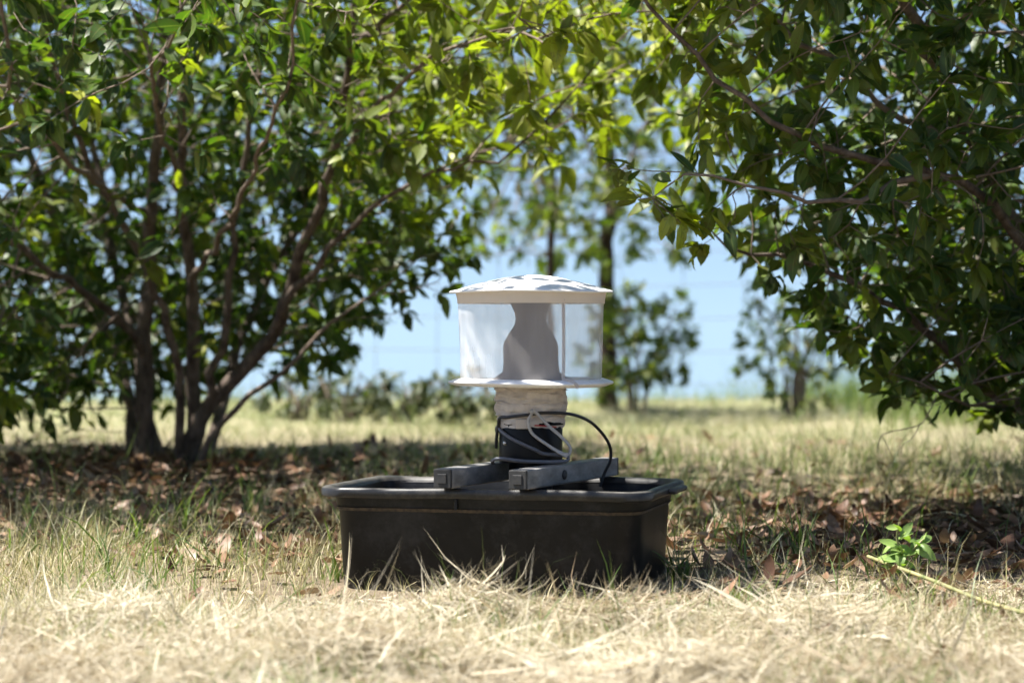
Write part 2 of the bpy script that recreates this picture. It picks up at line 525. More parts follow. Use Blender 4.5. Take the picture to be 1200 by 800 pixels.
# ------------------------------------------------------------------ black tub
TUB = (-0.010, 4.335)
TUB_YAW = R(-14)
tub = empty('black_tub', (TUB[0], TUB[1], 0.0), TUB_YAW)
tag(tub, 'shallow black plastic tub sitting in the grass under the net trap', 'tub')


def rrect(L, W, r, n=7):
    pts = []
    for cx, cy, a0 in ((L / 2 - r, W / 2 - r, 0), (-L / 2 + r, W / 2 - r, 90), (-L / 2 + r, -W / 2 + r, 180), (L / 2 - r, -W / 2 + r, 270)):
        for k in range(n):
            a = R(a0 + 90 * k / (n - 1))
            pts.append((cx + r * math.cos(a), cy + r * math.sin(a)))
    # add points along the straight sides
    out = []
    for i, p in enumerate(pts):
        q = pts[(i + 1) % len(pts)]
        out.append(p)
        d = math.hypot(q[0] - p[0], q[1] - p[1])
        m = int(d / 0.03)
        for k in range(1, m):
            t = k / m
            out.append((p[0] + (q[0] - p[0]) * t, p[1] + (q[1] - p[1]) * t))
    return out


def loft(sections, cap_first=True, cap_last=True, sag=None):
    """sections [(L, W, r, z)], every section with the same number of points"""
    ref = rrect(0.58, 0.38, 0.05)
    n = len(ref)
    V, F = [], []
    for (L, W, r, z) in sections:
        for (x, y) in ref:
            # offset the reference outline so corners keep their roundness
            dx = (L - 0.58) / 2; dy = (W - 0.38) / 2
            xx = x + dx * max(-1, min(1, x / 0.25)); yy = y + dy * max(-1, min(1, y / 0.15))
            dz = sag(xx, yy) if sag else (0, 0, 0)
            V.append((xx + dz[0], yy + dz[1], z + dz[2]))
    for i in range(len(sections) - 1):
        for k in range(n):
            k2 = (k + 1) % n
            F.append((i * n + k, i * n + k2, (i + 1) * n + k2, (i + 1) * n + k))
    if cap_first:
        F.append(tuple(range(n))[::-1])
    if cap_last:
        m = (len(sections) - 1) * n
        F.append(tuple(m + k for k in range(n)))
    return V, F


def sag(x, y):
    a = 0.0008 * math.sin(9 * x + 1.0) + 0.0005 * math.sin(31 * x + 17 * y)
    warp = -0.004 * math.exp(-((x + 0.22) / 0.06) ** 2) * (1 if y > 0.1 else 0)
    return (0, 0.002 * math.sin(7 * x), a + warp)


v, f = loft([(0.526, 0.328, 0, -0.045), (0.533, 0.335, 0, -0.039), (0.550, 0.350, 0, 0.128), (0.556, 0.356, 0, 0.133),
             (0.562, 0.362, 0, 0.160), (0.556, 0.356, 0, 0.1605), (0.545, 0.345, 0, 0.135), (0.526, 0.326, 0, -0.036)], sag=None)
body = add('body', mesh_np('tub_body', v, f, M['black']), tub)
v, f = loft([(0.5625, 0.3625, 0, 0.157), (0.588, 0.388, 0, 0.155), (0.594, 0.394, 0, 0.1535), (0.599, 0.399, 0, 0.156),
             (0.600, 0.400, 0, 0.165), (0.597, 0.397, 0, 0.1695), (0.590, 0.390, 0, 0.1715), (0.570, 0.370, 0, 0.1705),
             (0.562, 0.362, 0, 0.167), (0.557, 0.357, 0, 0.161)], False, False, sag)
add('rim', mesh_np('tub_rim', v, f, M['rim']), tub)
v, f = loft([(0.5515, 0.3515, 0, 0.1285), (0.5545, 0.3545, 0, 0.1305), (0.5595, 0.3595, 0, 0.1345)], False, False)
add('dirt_line', mesh_np('tub_dirt_line', v, f, M['dirt']), tub)
for x in (-0.045,):
    add('rib', box_mesh('tub_rib', 0.006, 0.008, 0.022, M['black'], 0.0015), tub, (x, -0.181, 0.145))
for sgn in (1, -1):
    add('grip', box_mesh('tub_grip', 0.022, 0.115, 0.010, M['rim'], 0.004), tub, (sgn * 0.303, 0.05, 0.1600))

# ------------------------------------------------------------------ two support bars
BAR_YAW = R(-23)
BS = 0.034
bar_z = 0.1745
bar_lbls = ('grey square bar across the tub with a bolt in its flank',
            'grey square bar across the tub partly hidden behind the black pipe')
bar_starts = ((0.010, 4.085), (-0.120, 4.118))
for i, (bx, by) in enumerate(bar_starts):
    b = empty('support_bar', (bx, by, bar_z), BAR_YAW)
    tag(b, bar_lbls[i], 'bar', 'square bars across the tub')
    L = 0.44
    add('square_tube', box_mesh('square_tube', BS, L, BS, M['bar'], 0.003), b, (0, L / 2 + 0.004, BS / 2))
    for yy in (0.002, L + 0.006):
        c = add('end_cap', box_mesh('end_cap', BS - 0.001, 0.007, BS - 0.001, M['cap'], 0.0015), b, (0, yy, BS / 2))
        if yy < 0.1:
            add('cap_boss', box_mesh('cap_boss', BS * 0.5, 0.004, BS * 0.5, M['cap'], 0.001), c, (0, -0.0035, 0))
    if i == 0:
        v, f = lathe([(0.0001, 0.004), (0.006, 0.004), (0.0085, 0.002), (0.0085, 0.0)], 16)
        bo = add('bolt', mesh_np('bolt', v, f, M['cap']), b, (BS / 2 + 0.0002, 0.17, BS / 2))
        bo.rotation_euler = (0, R(90), 0)

# ------------------------------------------------------------------ net trap
TX, TY = 0.034, 4.300
trap = empty('net_trap', (TX, TY, 0.0))
tag(trap, 'round white-lidded insect net trap on a black pipe above the tub', 'insect trap')

# black pipe resting on the bars, with the narrower intake between them
zb = bar_z + BS + 0.0015
v, f = lathe([(0.039, 0.06), (0.039, zb), (0.0565, zb), (0.0570, zb + 0.003), (0.0570, 0.292), (0.0555, 0.2945), (0.053, 0.2945), (0.053, zb + 0.004)], 64)
add('pipe', mesh_np('trap_pipe', v, f, M['pipe']), trap)
v, f = lathe([(0.0575, 0.278), (0.0592, 0.279), (0.0592, 0.286), (0.0575, 0.287)], 64)
add('collar', mesh_np('trap_collar', v, f, M['pipe']), trap)
for (a, z) in ((R(216), 0.246),):
    v, f = lathe([(0.0001, 0.003), (0.0028, 0.0026), (0.0042, 0.0008), (0.0042, -0.001)], 12)
    s = add('screw', mesh_np('screw', v, f, M['steel']), trap, (0.0575 * math.cos(a), 0.0575 * math.sin(a), z))
    s.rotation_euler = (0, R(90), a)


# gathered cloth sleeve
def sleeve_wob(a, i):
    s = 1 + 0.024 * math.sin(4 * a + 0.75 * i) + 0.020 * math.sin(6 * a - 0.9 * i + 1) + 0.010 * math.sin(3 * a + 0.9 * i) + 0.012 * math.sin(17 * a + 0.8 * i)
    dz = 0.0028 * math.sin(3 * a + 1.3 * i) + 0.0018 * math.sin(7 * a + 2.1 * i)
    return s, dz


prof = []
nf = 30
for i in range(nf):
    t = i / (nf - 1)
    z = 0.274 + t * (0.346 - 0.274)
    r = 0.0588 + 0.0035 * math.sin(math.pi * t) + 0.003 * t + (0.0019 if t > 0.22 else 0.0005) * math.sin(i * 1.45 + 2 * math.sin(i * 0.7))
    if 0.20 < t < 0.30:
        r -= 0.0022
    prof.append((r, z))
v, f = lathe(prof, 96, sleeve_wob)
add('sleeve', mesh_np('trap_sleeve', v, f, M['sleeve']), trap)

# lower flange: white dished ring
FZ = 0.352
v, f = lathe([(0.052, FZ - 0.006), (0.136, FZ - 0.005), (0.1475, FZ - 0.001), (0.1490, FZ + 0.0015), (0.1480, FZ + 0.003),
              (0.141, FZ + 0.0055), (0.131, FZ + 0.0085), (0.128, FZ + 0.0085), (0.120, FZ + 0.003), (0.052, FZ + 0.003)], 96,
             lambda a, i: (1, 0.0012 * math.sin(2 * a + 0.5)))
add('flange', mesh_np('trap_flange', v, f, M['white']), trap)


# net wall and its inner bottle-shaped funnel
def net_wob(a, i):
    e = math.sin(math.pi * i / 13)
    return 1 + e * (0.007 * math.sin(4 * a + 0.5) + 0.005 * math.sin(9 * a + 0.35 * i) + 0.004 * math.sin(21 * a + 0.25 * i + 2 * math.sin(3 * a))), 0


prof = []
for i in range(14):
    t = i / 13
    prof.append((0.1268 - 0.002 * math.sin(math.pi * t) + 0.0047 * t ** 0.5, FZ + 0.007 + t * 0.142))
v, f = lathe(prof, 128, net_wob)
net = add('net_wall', mesh_np('trap_net', v, f, M['net']), trap)
SEAM_A = R(-65)
sp = []
for t in np.linspace(0, 1, 9):
    rr = 0.1318 - 0.0033 * math.sin(math.pi * t)
    aa = SEAM_A + 0.02 * math.sin(3 * t)
    sp.append((rr * math.cos(aa), rr * math.sin(aa), FZ + 0.150 - t * 0.140))
sp += [(0.139 * math.cos(SEAM_A + 0.05), 0.139 * math.sin(SEAM_A + 0.05), FZ + 0.0075),
       (0.150 * math.cos(SEAM_A + 0.10), 0.150 * math.sin(SEAM_A + 0.10), FZ + 0.002),
       (0.151 * math.cos(SEAM_A + 0.13), 0.151 * math.sin(SEAM_A + 0.13), FZ - 0.006)]
tube_obj('seam_tape', sp, 0.0030, M['tape'], net, 8, 4, 0.3)
inner = [(0.078, FZ + 0.004), (0.066, FZ + 0.010), (0.0515, FZ + 0.020), (0.0495, FZ + 0.035), (0.0495, FZ + 0.066), (0.0475, FZ + 0.074),
         (0.039, FZ + 0.090), (0.0300, FZ + 0.104), (0.0275, FZ + 0.115), (0.0292, FZ + 0.126), (0.034, FZ + 0.138), (0.040, FZ + 0.148)]
v, f = lathe(inner, 64, lambda a, i: (1 + 0.01 * math.sin(3 * a + i), 0))
add('inner_funnel', mesh_np('trap_funnel', v, f, M['net_in']), trap)

# cloth band and shallow conical lid
LZ = FZ + 0.165
v, f = lathe([(0.1318, LZ - 0.022), (0.1325, LZ - 0.022), (0.1330, LZ - 0.015), (0.1350, LZ - 0.005), (0.1362, LZ - 0.001)], 96, lambda a, i: (1 + 0.003 * math.sin(5 * a + i), 0))
add('cloth_band', mesh_np('trap_band', v, f, M['cream']), trap)
dome = catmull([(0.138, LZ + 0.003, 0), (0.110, LZ + 0.0105, 0), (0.075, LZ + 0.0190, 0), (0.045, LZ + 0.0250, 0), (0.020, LZ + 0.0275, 0), (0.0005, LZ + 0.028, 0)], 5)
v, f = lathe([(0.001, LZ - 0.003), (0.134, LZ - 0.003), (0.1462, LZ - 0.0025), (0.1475, LZ - 0.0008), (0.1462, LZ + 0.001)] + [(p[0], p[1]) for p in dome], 96,
             lambda a, i: (1, 0.0010 * math.sin(3 * a + 0.8) + (0.0006 * math.sin(7 * a + 0.3 * i) if i > 5 else 0)))
add('lid', mesh_np('trap_lid', v, f, M['white']), trap)
tube_obj('loose_thread', [P(697, 340, 4.22) - np.array([TX, TY, 0]), P(699, 336, 4.22) - np.array([TX, TY, 0]), P(702, 337, 4.22) - np.array([TX, TY, 0])],
         0.0005, M['white'], trap, 5, 5)

O = np.array([TX, TY, 0])
DF = 4.232


def Q(px, py, D=DF):
    return P(px, py, D) - O


# drawstring: two loops and a knot
ds = tube_obj('drawstring', [Q(624, 483), Q(619, 494, 4.226), Q(624, 508), Q(640, 520), Q(656, 530, 4.238), Q(666, 533, 4.245), Q(668, 524, 4.245), Q(658, 512, 4.24),
                             Q(642, 498, 4.230), Q(630, 485, 4.228), Q(624, 481)], 0.0050, M['string'], trap, 8, 8, 0.55)
v, f = lathe([(0.0003, -0.005), (0.004, -0.003), (0.0055, 0), (0.004, 0.003), (0.0003, 0.005)], 12)
add('knot', mesh_np('knot', v, f, M['string']), ds, tuple(Q(624, 482, 4.228)))
add('care_tag', box_mesh('care_tag', 0.022, 0.0012, 0.016, M['cream'], 0.0004), trap, tuple(Q(612, 497, 4.236)))
rw = []
for a in np.linspace(R(268), R(318), 6):
    rw.append((0.0605 * math.cos(a), 0.0605 * math.sin(a), 0.2765 + 0.002 * math.sin(3 * a)))
tube_obj('red_wire', rw, 0.0012, M['red'], trap, 6, 5)
tube_obj('wire_clip', [(0.061 * math.cos(R(a)), 0.061 * math.sin(R(a)), 0.2805) for a in (305, 315, 325, 335)], 0.0026, M['pipe'], trap, 8, 4)


def around(a0, a1, z0, z1, r=0.0605, n=8):
    return [np.array([TX + r * math.cos(R(a)), TY + r * math.sin(R(a)), z]) for a, z in zip(np.linspace(a0, a1, n), np.linspace(z0, z1, n))]


# grey cable: wound round the pipe, then a low loop over the bar
gc = around(170, 186, 0.262, 0.272, 0.0615, 3) + around(196, 292, 0.2735, 0.228, 0.0612, 8) + [P(664, 534, 4.245), P(663, 540, 4.243), P(640, 541, 4.232), P(610, 540, 4.230), P(586, 537, 4.235), P(577, 540, 4.26), P(580, 545, 4.31)]
o = tube_obj('grey_cable', gc, 0.0034, M['grey_cable'], None, 8, 6)
tag(o, 'grey cable wound round the black pipe and looped low across the bars', 'cable')
# black cable: from the sleeve in a high arc down behind the bar
bc = around(178, 200, 0.236, 0.272, 0.0625, 3) + around(212, 290, 0.290, 0.301, 0.0660, 6) + [P(668, 485, 4.26), P(690, 493, 4.30), P(706, 508, 4.34), P(715, 524, 4.37), P(715, 540, 4.38), P(709, 553, 4.385), P(703, 570, 4.385)]
o = tube_obj('black_cable', bc, 0.0029, M['black_cable'], None, 8, 6)
tag(o, 'thin black cable arching from the sleeve down into the tub', 'cable')


# ------------------------------------------------------------------ leaves
def leaf_template(rows):
    """outline of one leaf: (u along, v across -1..1, half width) and its faces"""
    us, vs, F = [0.0], [0.0], []
    prev = None
    for u in rows:
        b = len(us)
        us += [u] * 3; vs += [-1.0, 0.0, 1.0]
        if prev is None:
            F += [(0, b + 1, b), (0, b + 2, b + 1)]
        else:
            F += [(prev, prev + 1, b + 1, b), (prev + 1, prev + 2, b + 2, b + 1)]
        prev = b
    tip = len(us)
    us.append(1.0); vs.append(0.0)
    F += [(prev, prev + 1, tip), (prev + 1, prev + 2, tip)]
    return np.array(us), np.array(vs), F


def leaf_width(u):
    return np.power(np.clip(np.sin(np.pi * np.power(u, 0.86)), 0, 1), 0.80) * (1 - 0.15 * u)


LT_LO = leaf_template((0.22, 0.52, 0.82))
LT_HI = leaf_template((0.10, 0.26, 0.45, 0.64, 0.82, 0.94))


def leaf_cloud(name, L, mat, tpl=LT_LO):
    """one mesh of many leaves. L: dict of arrays pos, axis, nrm, len, wid, curl, fold, rnd, young"""
    us, vs, F = tpl
    N, K = len(L['len']), len(us)
    w = leaf_width(us)
    ax, nr = L['axis'], L['nrm']
    sd = np.cross(nr, ax)
    ln, wd = L['len'][:, None], L['wid'][:, None]
    th = L['curl'][:, None] * us[None]                    # the blade bends along its length
    th = np.where(np.abs(th) < 1e-3, 1e-3, th)
    cu = L['curl'][:, None]; cu = np.where(np.abs(cu) < 1e-3, 1e-3, cu)
    along = np.sin(th) / cu * ln
    drop = -(1 - np.cos(th)) / cu * ln
    side = vs[None] * w[None] * wd * 0.5
    lift = np.abs(vs)[None] * w[None] * wd * 0.5 * L['fold'][:, None] \
        + (vs[None] * 0.05 * wd) * np.sin(6 * us[None] + 9 * L['rnd'][:, None])
    V = L['pos'][:, None, :] + along[..., None] * ax[:, None, :] + side[..., None] * sd[:, None, :] + (drop + lift)[..., None] * nr[:, None, :]
    V = V.reshape(-1, 3)
    fl = np.array([i for f in F for i in f]); ft = np.array([len(f) for f in F])
    loops = (np.arange(N)[:, None] * K + fl[None]).ravel()
    totals = np.tile(ft, N)
    starts = np.concatenate([[0], np.cumsum(totals)[:-1]])
    uv1 = np.stack([us, vs * 0.5 + 0.5], -1)
    return mesh_fast(name, V, loops, starts, totals, mat,
                     {'rnd': np.repeat(L['rnd'], K), 'young': np.repeat(L['young'], K)}, np.tile(uv1, (N, 1)))


def unit(a):
    return a / (np.linalg.norm(a, axis=-1, keepdims=True) + 1e-9)


# ------------------------------------------------------------------ growing a shrub
def colonize(stems, attr, step, kill, iters, rs):
    """stems: [(points, r0, r1)]; twigs grow from them towards the attraction points"""
    pos, par, rmin = [], [], []
    for pts, r0, r1, joint in stems:
        p = catmull(pts, 10)
        seg = np.concatenate([[0], np.cumsum(np.linalg.norm(np.diff(p, axis=0), axis=1))])
        m = max(3, int(seg[-1] / step))
        t = np.linspace(0, seg[-1], m)
        q = np.stack([np.interp(t, seg, p[:, k]) for k in range(3)], -1)
        wob = rs.normal(0, 1, q.shape) * 0.006; wob[0] = 0
        q = q + wob
        if joint >= 0 and len(pos):
            d = np.linalg.norm(np.array(pos) - q[0], axis=1)
            prev = int(np.argmin(d)); start = 1
        else:
            prev = -1; start = 0
        for k in range(start, m):
            pos.append(q[k]); par.append(prev); rmin.append(r0 + (r1 - r0) * (k / (m - 1)) ** 0.8)
            prev = len(pos) - 1
    n = len(pos)
    cap = n + 60000
    PO = np.zeros((cap, 3)); PO[:n] = pos
    PA = np.full(cap, -1); PA[:n] = par
    RM = np.zeros(cap); RM[:n] = rmin
    kids = np.zeros(cap, int)
    A = attr.copy()
    d2 = ((A[:, None] - PO[None, :n]) ** 2).sum(-1)
    near = d2.argmin(1); dist = np.sqrt(d2.min(1))
    for it in range(iters):
        if not len(A):
            break
        dirs = unit(A - PO[near])
        acc = np.zeros((n, 3)); np.add.at(acc, near, dirs)
        act = np.unique(near)
        act = act[kids[act] < 4]
        if not len(act):
            break
        g = unit(acc[act] + rs.normal(0, 0.35, (len(act), 3)))
        new = PO[act] + g * step
        m = len(act)
        PO[n:n + m] = new; PA[n:n + m] = act; kids[act] += 1
        dn = np.sqrt(((A[:, None] - new[None]) ** 2).sum(-1))
        k = dn.argmin(1); dk = dn.min(1)
        up = dk < dist
        near = np.where(up, k + n, near); dist = np.where(up, dk, dist)
        n += m
        # drop reached points and points whose nearest node is full
        keep = (dist > kill) & ~((kids[near] >= 4))
        A, near, dist = A[keep], near[keep], dist[keep]
        if n > cap - 3000:
            break
    return PO[:n], PA[:n], RM[:n]


def shrub_skeleton(stems, attr, step=0.07, kill=0.06, iters=60, rs=None, tip_r=0.0012, expo=2.5):
    PO, PA, RM = colonize(stems, attr, step, kill, iters, rs)
    n = len(PO)
    child = [[] for _ in range(n)]
    for i in range(n):
        if PA[i] >= 0:
            child[PA[i]].append(i)
    # smooth the zigzag
    for _ in range(2):
        Pn = PO.copy()
        for i in range(n):
            if PA[i] >= 0 and child[i] and RM[i] == 0:
                Pn[i] = 0.5 * PO[i] + 0.25 * (PO[PA[i]] + PO[child[i][0]])
        PO = Pn
    acc = np.zeros(n); rad = np.zeros(n)
    order = np.argsort(-np.arange(n))
    for i in range(n - 1, -1, -1):          # children always come after their parent
        r = tip_r if not child[i] else acc[i] ** (1 / expo)
        rad[i] = min(max(r * 0.9, RM[i]), RM[i] * 1.12) if RM[i] else r
        if PA[i] >= 0:
            acc[PA[i]] += r ** expo
    chains = []
    main = np.full(n, -1)
    for i in range(n):
        if child[i]:
            main[i] = max(child[i], key=lambda c: (RM[c] > 0, rad[c]))
    for i in range(n):
        if PA[i] < 0 or main[PA[i]] != i:
            idx = [i]
            while main[idx[-1]] >= 0:
                idx.append(main[idx[-1]])
            pts = PO[idx]; rr = rad[idx]
            if PA[i] >= 0:
                pts = np.vstack([PO[PA[i]][None], pts]); rr = np.concatenate([[min(rad[PA[i]], rr[0] * 1.2)], rr])
            if len(pts) >= 2:
                rr = np.minimum.accumulate(rr)
                rr[-1] *= 0.6
                chains.append((pts, rr))
    chains.sort(key=lambda c: -c[1][0] * len(c[0]) ** 0.5)
    return PO, PA, rad, child, chains


def shrub_leaves(PO, PA, rad, child, rs, leaf_len, thin_r, per_tip, per_node, droop=0.35, sun_young_fn=None, keep_fn=None):
    tips = [i for i in range(len(PO)) if not child[i]]
    nodes = [i for i in range(len(PO)) if child[i] and rad[i] < thin_r]
    pos, ax = [], []
    ys = []
    for grp, cnt in ((tips, per_tip), (nodes, per_node)):
        for i in grp:
            d = PO[i] - PO[PA[i]] if PA[i] >= 0 else np.array([0, 0, 1.0])
            d = d / (np.linalg.norm(d) + 1e-9)
            c = rs.poisson(cnt)
            age = rs.random()
            for k in range(c):
                r = rs.normal(0, 1, 3)
                r -= d * (r @ d); r /= np.linalg.norm(r) + 1e-9
                a = d * rs.uniform(0.15, 0.9) + r * rs.uniform(0.6, 1.0)
                a[2] += 0.12 - droop * rs.uniform(-0.3, 1.6)
                pos.append(PO[i] + d * rs.uniform(-0.03, 0.012) + r * 0.003); ax.append(a); ys.append(age)
    pos = np.array(pos); ax = unit(np.array(ax)); ys = np.array(ys)
    if keep_fn is not None:
        k = keep_fn(pos, rs)
        pos, ax, ys = pos[k], ax[k], ys[k]
    N = len(pos)
    nr = np.array([0, 0, 1.0]) + rs.normal(0, 0.45, (N, 3))
    nr -= ax * (nr * ax).sum(1)[:, None]
    nr = unit(nr)
    ln = leaf_len * np.clip(rs.normal(1, 0.30, N), 0.35, 1.7)
    yo = np.clip((ys - 0.82) / 0.18, 0, 1) * rs.uniform(0.5, 1, N)
    if sun_young_fn is not None:
        yo = np.clip(sun_young_fn(pos, yo, rs), 0, 1)
    return dict(pos=pos, axis=ax, nrm=nr, len=ln, wid=ln * rs.uniform(0.38, 0.55, N), curl=rs.normal(0.5, 0.7, N),
                fold=rs.uniform(0.05, 0.55, N), rnd=rs.random(N), young=yo)


def sub(L, k):
    return {a: b[k] for a, b in L.items()}


def pick_leaves(L, n=300):
    """the n leaves that show largest in the photograph (in frame and not behind another leaf)"""
    c = L['pos'] + L['axis'] * L['len'][:, None] * 0.5
    D = c[:, 1]
    px = 600 + c[:, 0] / D * FPX; py = HORIZON - (c[:, 2] - CAM_H) / D * FPX
    ok = (px > 4) & (px < 1196) & (py > 4) & (py < 796) & (D > 1)
    size = np.where(ok, L['len'] / D, -1)
    cell = (np.clip(px, 0, 1199) // 9).astype(int) * 1000 + (np.clip(py, 0, 799) // 9).astype(int)
    front = {}
    for i in np.where(ok)[0]:
        j = front.get(cell[i])
        if j is None or D[i] < D[j]:
            front[cell[i]] = i
    vis = np.array(sorted(front.values(), key=lambda i: -size[i])[:n], dtype=int)
    return vis


LEAF_VARIANTS = {}


def leaf_variants(mat, rs, n=24):
    key = mat.name
    if key not in LEAF_VARIANTS:
        out = []
        for k in range(n):
            one = dict(pos=np.zeros((1, 3)), axis=np.array([[1.0, 0, 0]]), nrm=np.array([[0, 0, 1.0]]), len=np.array([1.0]),
                       wid=np.array([rs.uniform(0.37, 0.52)]), curl=np.array([rs.normal(0.55, 0.4)]), fold=np.array([rs.uniform(0.08, 0.5)]),
                       rnd=np.array([(k + 0.5) / n]), young=np.array([[0, 0, 0, 0.25, 0.6, 1.0][k % 6]]))
            out.append((leaf_cloud('leaf', one, mat, LT_HI), one['young'][0]))
        LEAF_VARIANTS[key] = out
    return LEAF_VARIANTS[key]


def place_leaves(L, idx, mat, parent, rs):
    var = leaf_variants(mat, rs)
    yv = np.array([y for _, y in var])
    pl = np.array(parent.location)
    for i in idx:
        c = np.argsort(np.abs(yv - L['young'][i]) + rs.random(len(yv)) * 0.15)[0]
        o = bpy.data.objects.new('leaf', var[c][0])
        ax, nr = L['axis'][i], L['nrm'][i]
        sd = np.cross(nr, ax)
        s = L['len'][i]
        m = Matrix(((ax[0] * s, sd[0] * s, nr[0] * s, L['pos'][i][0] - pl[0]), (ax[1] * s, sd[1] * s, nr[1] * s, L['pos'][i][1] - pl[1]),
                    (ax[2] * s, sd[2] * s, nr[2] * s, L['pos'][i][2] - pl[2]), (0, 0, 0, 1)))
        o.parent = parent
        o.matrix_basis = m
        COL.objects.link(o)


def ell(center, radii, n, rs, shell=0.0):
    d = unit(rs.normal(0, 1, (n, 3)))
    r = (shell ** 3 + (1 - shell ** 3) * rs.random(n)) ** (1 / 3)
    return np.array(center) + d * r[:, None] * np.array(radii)


def build_shrub(name, label, cat, base, stems, attr, rs, leaf_len, mat, thin_r=0.003, per_tip=5, per_node=1.2, n_parts=300, step=0.07, kill=0.06,
                n_branch=24, sun_young_fn=None, keep_fn=None, droop=0.35, group=None, iters=60, crown_name='crown', tip_r=0.0012, lead='stem', bark='bark'):
    root = empty(name, tuple(base))
    tag(root, label, cat, group)
    PO, PA, rad, child, chains = shrub_skeleton(stems, attr, step, kill, iters, rs, tip_r)
    b = np.array(base)
    sides = lambda r: 12 if r > 0.02 else (8 if r > 0.008 else (5 if r > 0.003 else 4))
    ns = len(stems)
    big = chains[:n_branch]
    for k, (pts, rr) in enumerate(big):
        thick = rr[0] > 0.013
        add(lead if thick else 'branch', tubes_mesh('branch', [(pts - b, rr)], M[bark] if thick else M['twig'], sides), root)
    rest = [(p - b, r) for p, r in chains[n_branch:]]
    if rest:
        add('twigs', tubes_mesh('twigs', rest, M['twig'], sides), root, kind='stuff')
    L = shrub_leaves(PO, PA, rad, child, rs, leaf_len, thin_r, per_tip, per_node, droop, sun_young_fn, keep_fn)
    idx = pick_leaves(L, n_parts) if n_parts else np.array([], int)
    if len(idx):
        place_leaves(L, idx, mat, root, rs)
    rest = np.setdiff1d(np.arange(len(L['len'])), idx)
    Lr = sub(L, rest)
    Lr['pos'] = Lr['pos'] - b
    add(crown_name, leaf_cloud('crown', Lr, mat), root, kind='stuff')
    print(name, 'nodes', len(PO), 'leaves', len(L['len']))
    return root


def gz(x, y):
    return float(ground_h(x, y))


# ------------------------------------------------------------------ the shrub beside the tub, on its left
rsL = np.random.default_rng(5)
BL = np.array([-0.95, 7.0, 0.03])
bl = lambda dx, dy: BL + np.array([dx, dy, -0.03])
stemsL = [
    ([bl(-0.13, 0), P(170, 430, 6.95), P(174, 320, 6.9), P(182, 200, 6.8), P(190, 90, 6.7), P(196, -60, 6.6), P(200, -260, 6.5)], 0.030, 0.006, -1),
    ([bl(0.0, -0.02), P(228, 440, 6.9), P(222, 330, 6.8), P(212, 250, 6.7), P(216, 130, 6.5), P(236, 0, 6.4), P(240, -200, 6.2)], 0.026, 0.005, -1),
    ([bl(-0.05, -0.05), P(250, 470, 6.85), P(318, 395, 6.7), P(350, 300, 6.5), P(392, 190, 6.3), P(410, 60, 6.1), P(420, -150, 6.0)], 0.028, 0.005, -1),
    ([P(300, 415, 6.74), P(352, 335, 6.5), P(430, 250, 6.2), P(500, 205, 5.9), P(580, 185, 5.7)], 0.014, 0.003, 1),
    ([bl(-0.17, 0.1), P(148, 450, 7.2), P(100, 330, 7.3), P(40, 190, 7.2), P(0, 20, 7.1), P(-40, -200, 7.0)], 0.022, 0.006, -1),
    ([bl(-0.1, 0.15), P(140, 330, 7.5), P(110, 180, 7.6), P(90, 20, 7.6), P(70, -200, 7.6)], 0.022, 0.006, -1),
    ([bl(0.02, 0.15), P(285, 390, 7.4), P(360, 240, 7.5), P(430, 100, 7.5), P(480, -50, 7.4), P(520, -250, 7.2)], 0.020, 0.006, -1),
    ([P(171, 405, 6.94), P(110, 350, 6.7), P(40, 300, 6.4), P(-50, 240, 6.2), P(-140, 150, 6.0)], 0.014, 0.004, 1),
    ([bl(-0.02, -0.1), P(212, 470, 6.8), P(190, 360, 6.6), P(150, 270, 6.4), P(100, 180, 6.2), P(60, 60, 6.0), P(30, -80, 5.9)], 0.016, 0.004, -1),
    ([bl(0.0, -0.08), P(240, 480, 6.85), P(262, 390, 6.7), P(275, 280, 6.6), P(290, 160, 6.5), P(310, 40, 6.4), P(320, -120, 6.3)], 0.017, 0.004, -1),
    ([bl(0.02, -0.12), P(262, 495, 6.75), P(335, 430, 6.55), P(400, 370, 6.4), P(460, 330, 6.3)], 0.012, 0.003, -1),
    ([P(178, 255, 6.85), P(120, 220, 6.2), P(60, 170, 5.7), P(15, 110, 5.4), P(5, 0, 5.2), P(0, -120, 5.0)], 0.010, 0.003, 1),
    ([P(216, 245, 6.7), P(190, 150, 6.0), P(178, 90, 5.5), P(200, 40, 5.3), P(230, -30, 5.1)], 0.010, 0.003, 1),
    ([P(222, 330, 6.8), P(270, 260, 6.1), P(300, 190, 5.6), P(330, 110, 5.3), P(345, 30, 5.2), P(350, -80, 5.1)], 0.010, 0.003, 1),
    ([P(392, 190, 6.3), P(450, 120, 5.8), P(520, 60, 5.5), P(600, 40, 5.3), P(660, 60, 5.2)], 0.010, 0.002, 1),
    ([P(410, 60, 6.1), P(480, 0, 5.6), P(560, -60, 5.3), P(640, -60, 5.1)], 0.010, 0.002, 1),
]


def in_hollow(p):
    a = ((p - np.array([-0.86, 6.1, 0.62])) / np.array([0.40, 0.95, 0.52]))
    return (a ** 2).sum(1) < 1


def low_gap(p):        # the bare foot of the bush
    a = ((p - np.array([-0.80, 6.8, 0.05])) / np.array([0.46, 1.4, 0.36]))
    return (a ** 2).sum(1) < 1


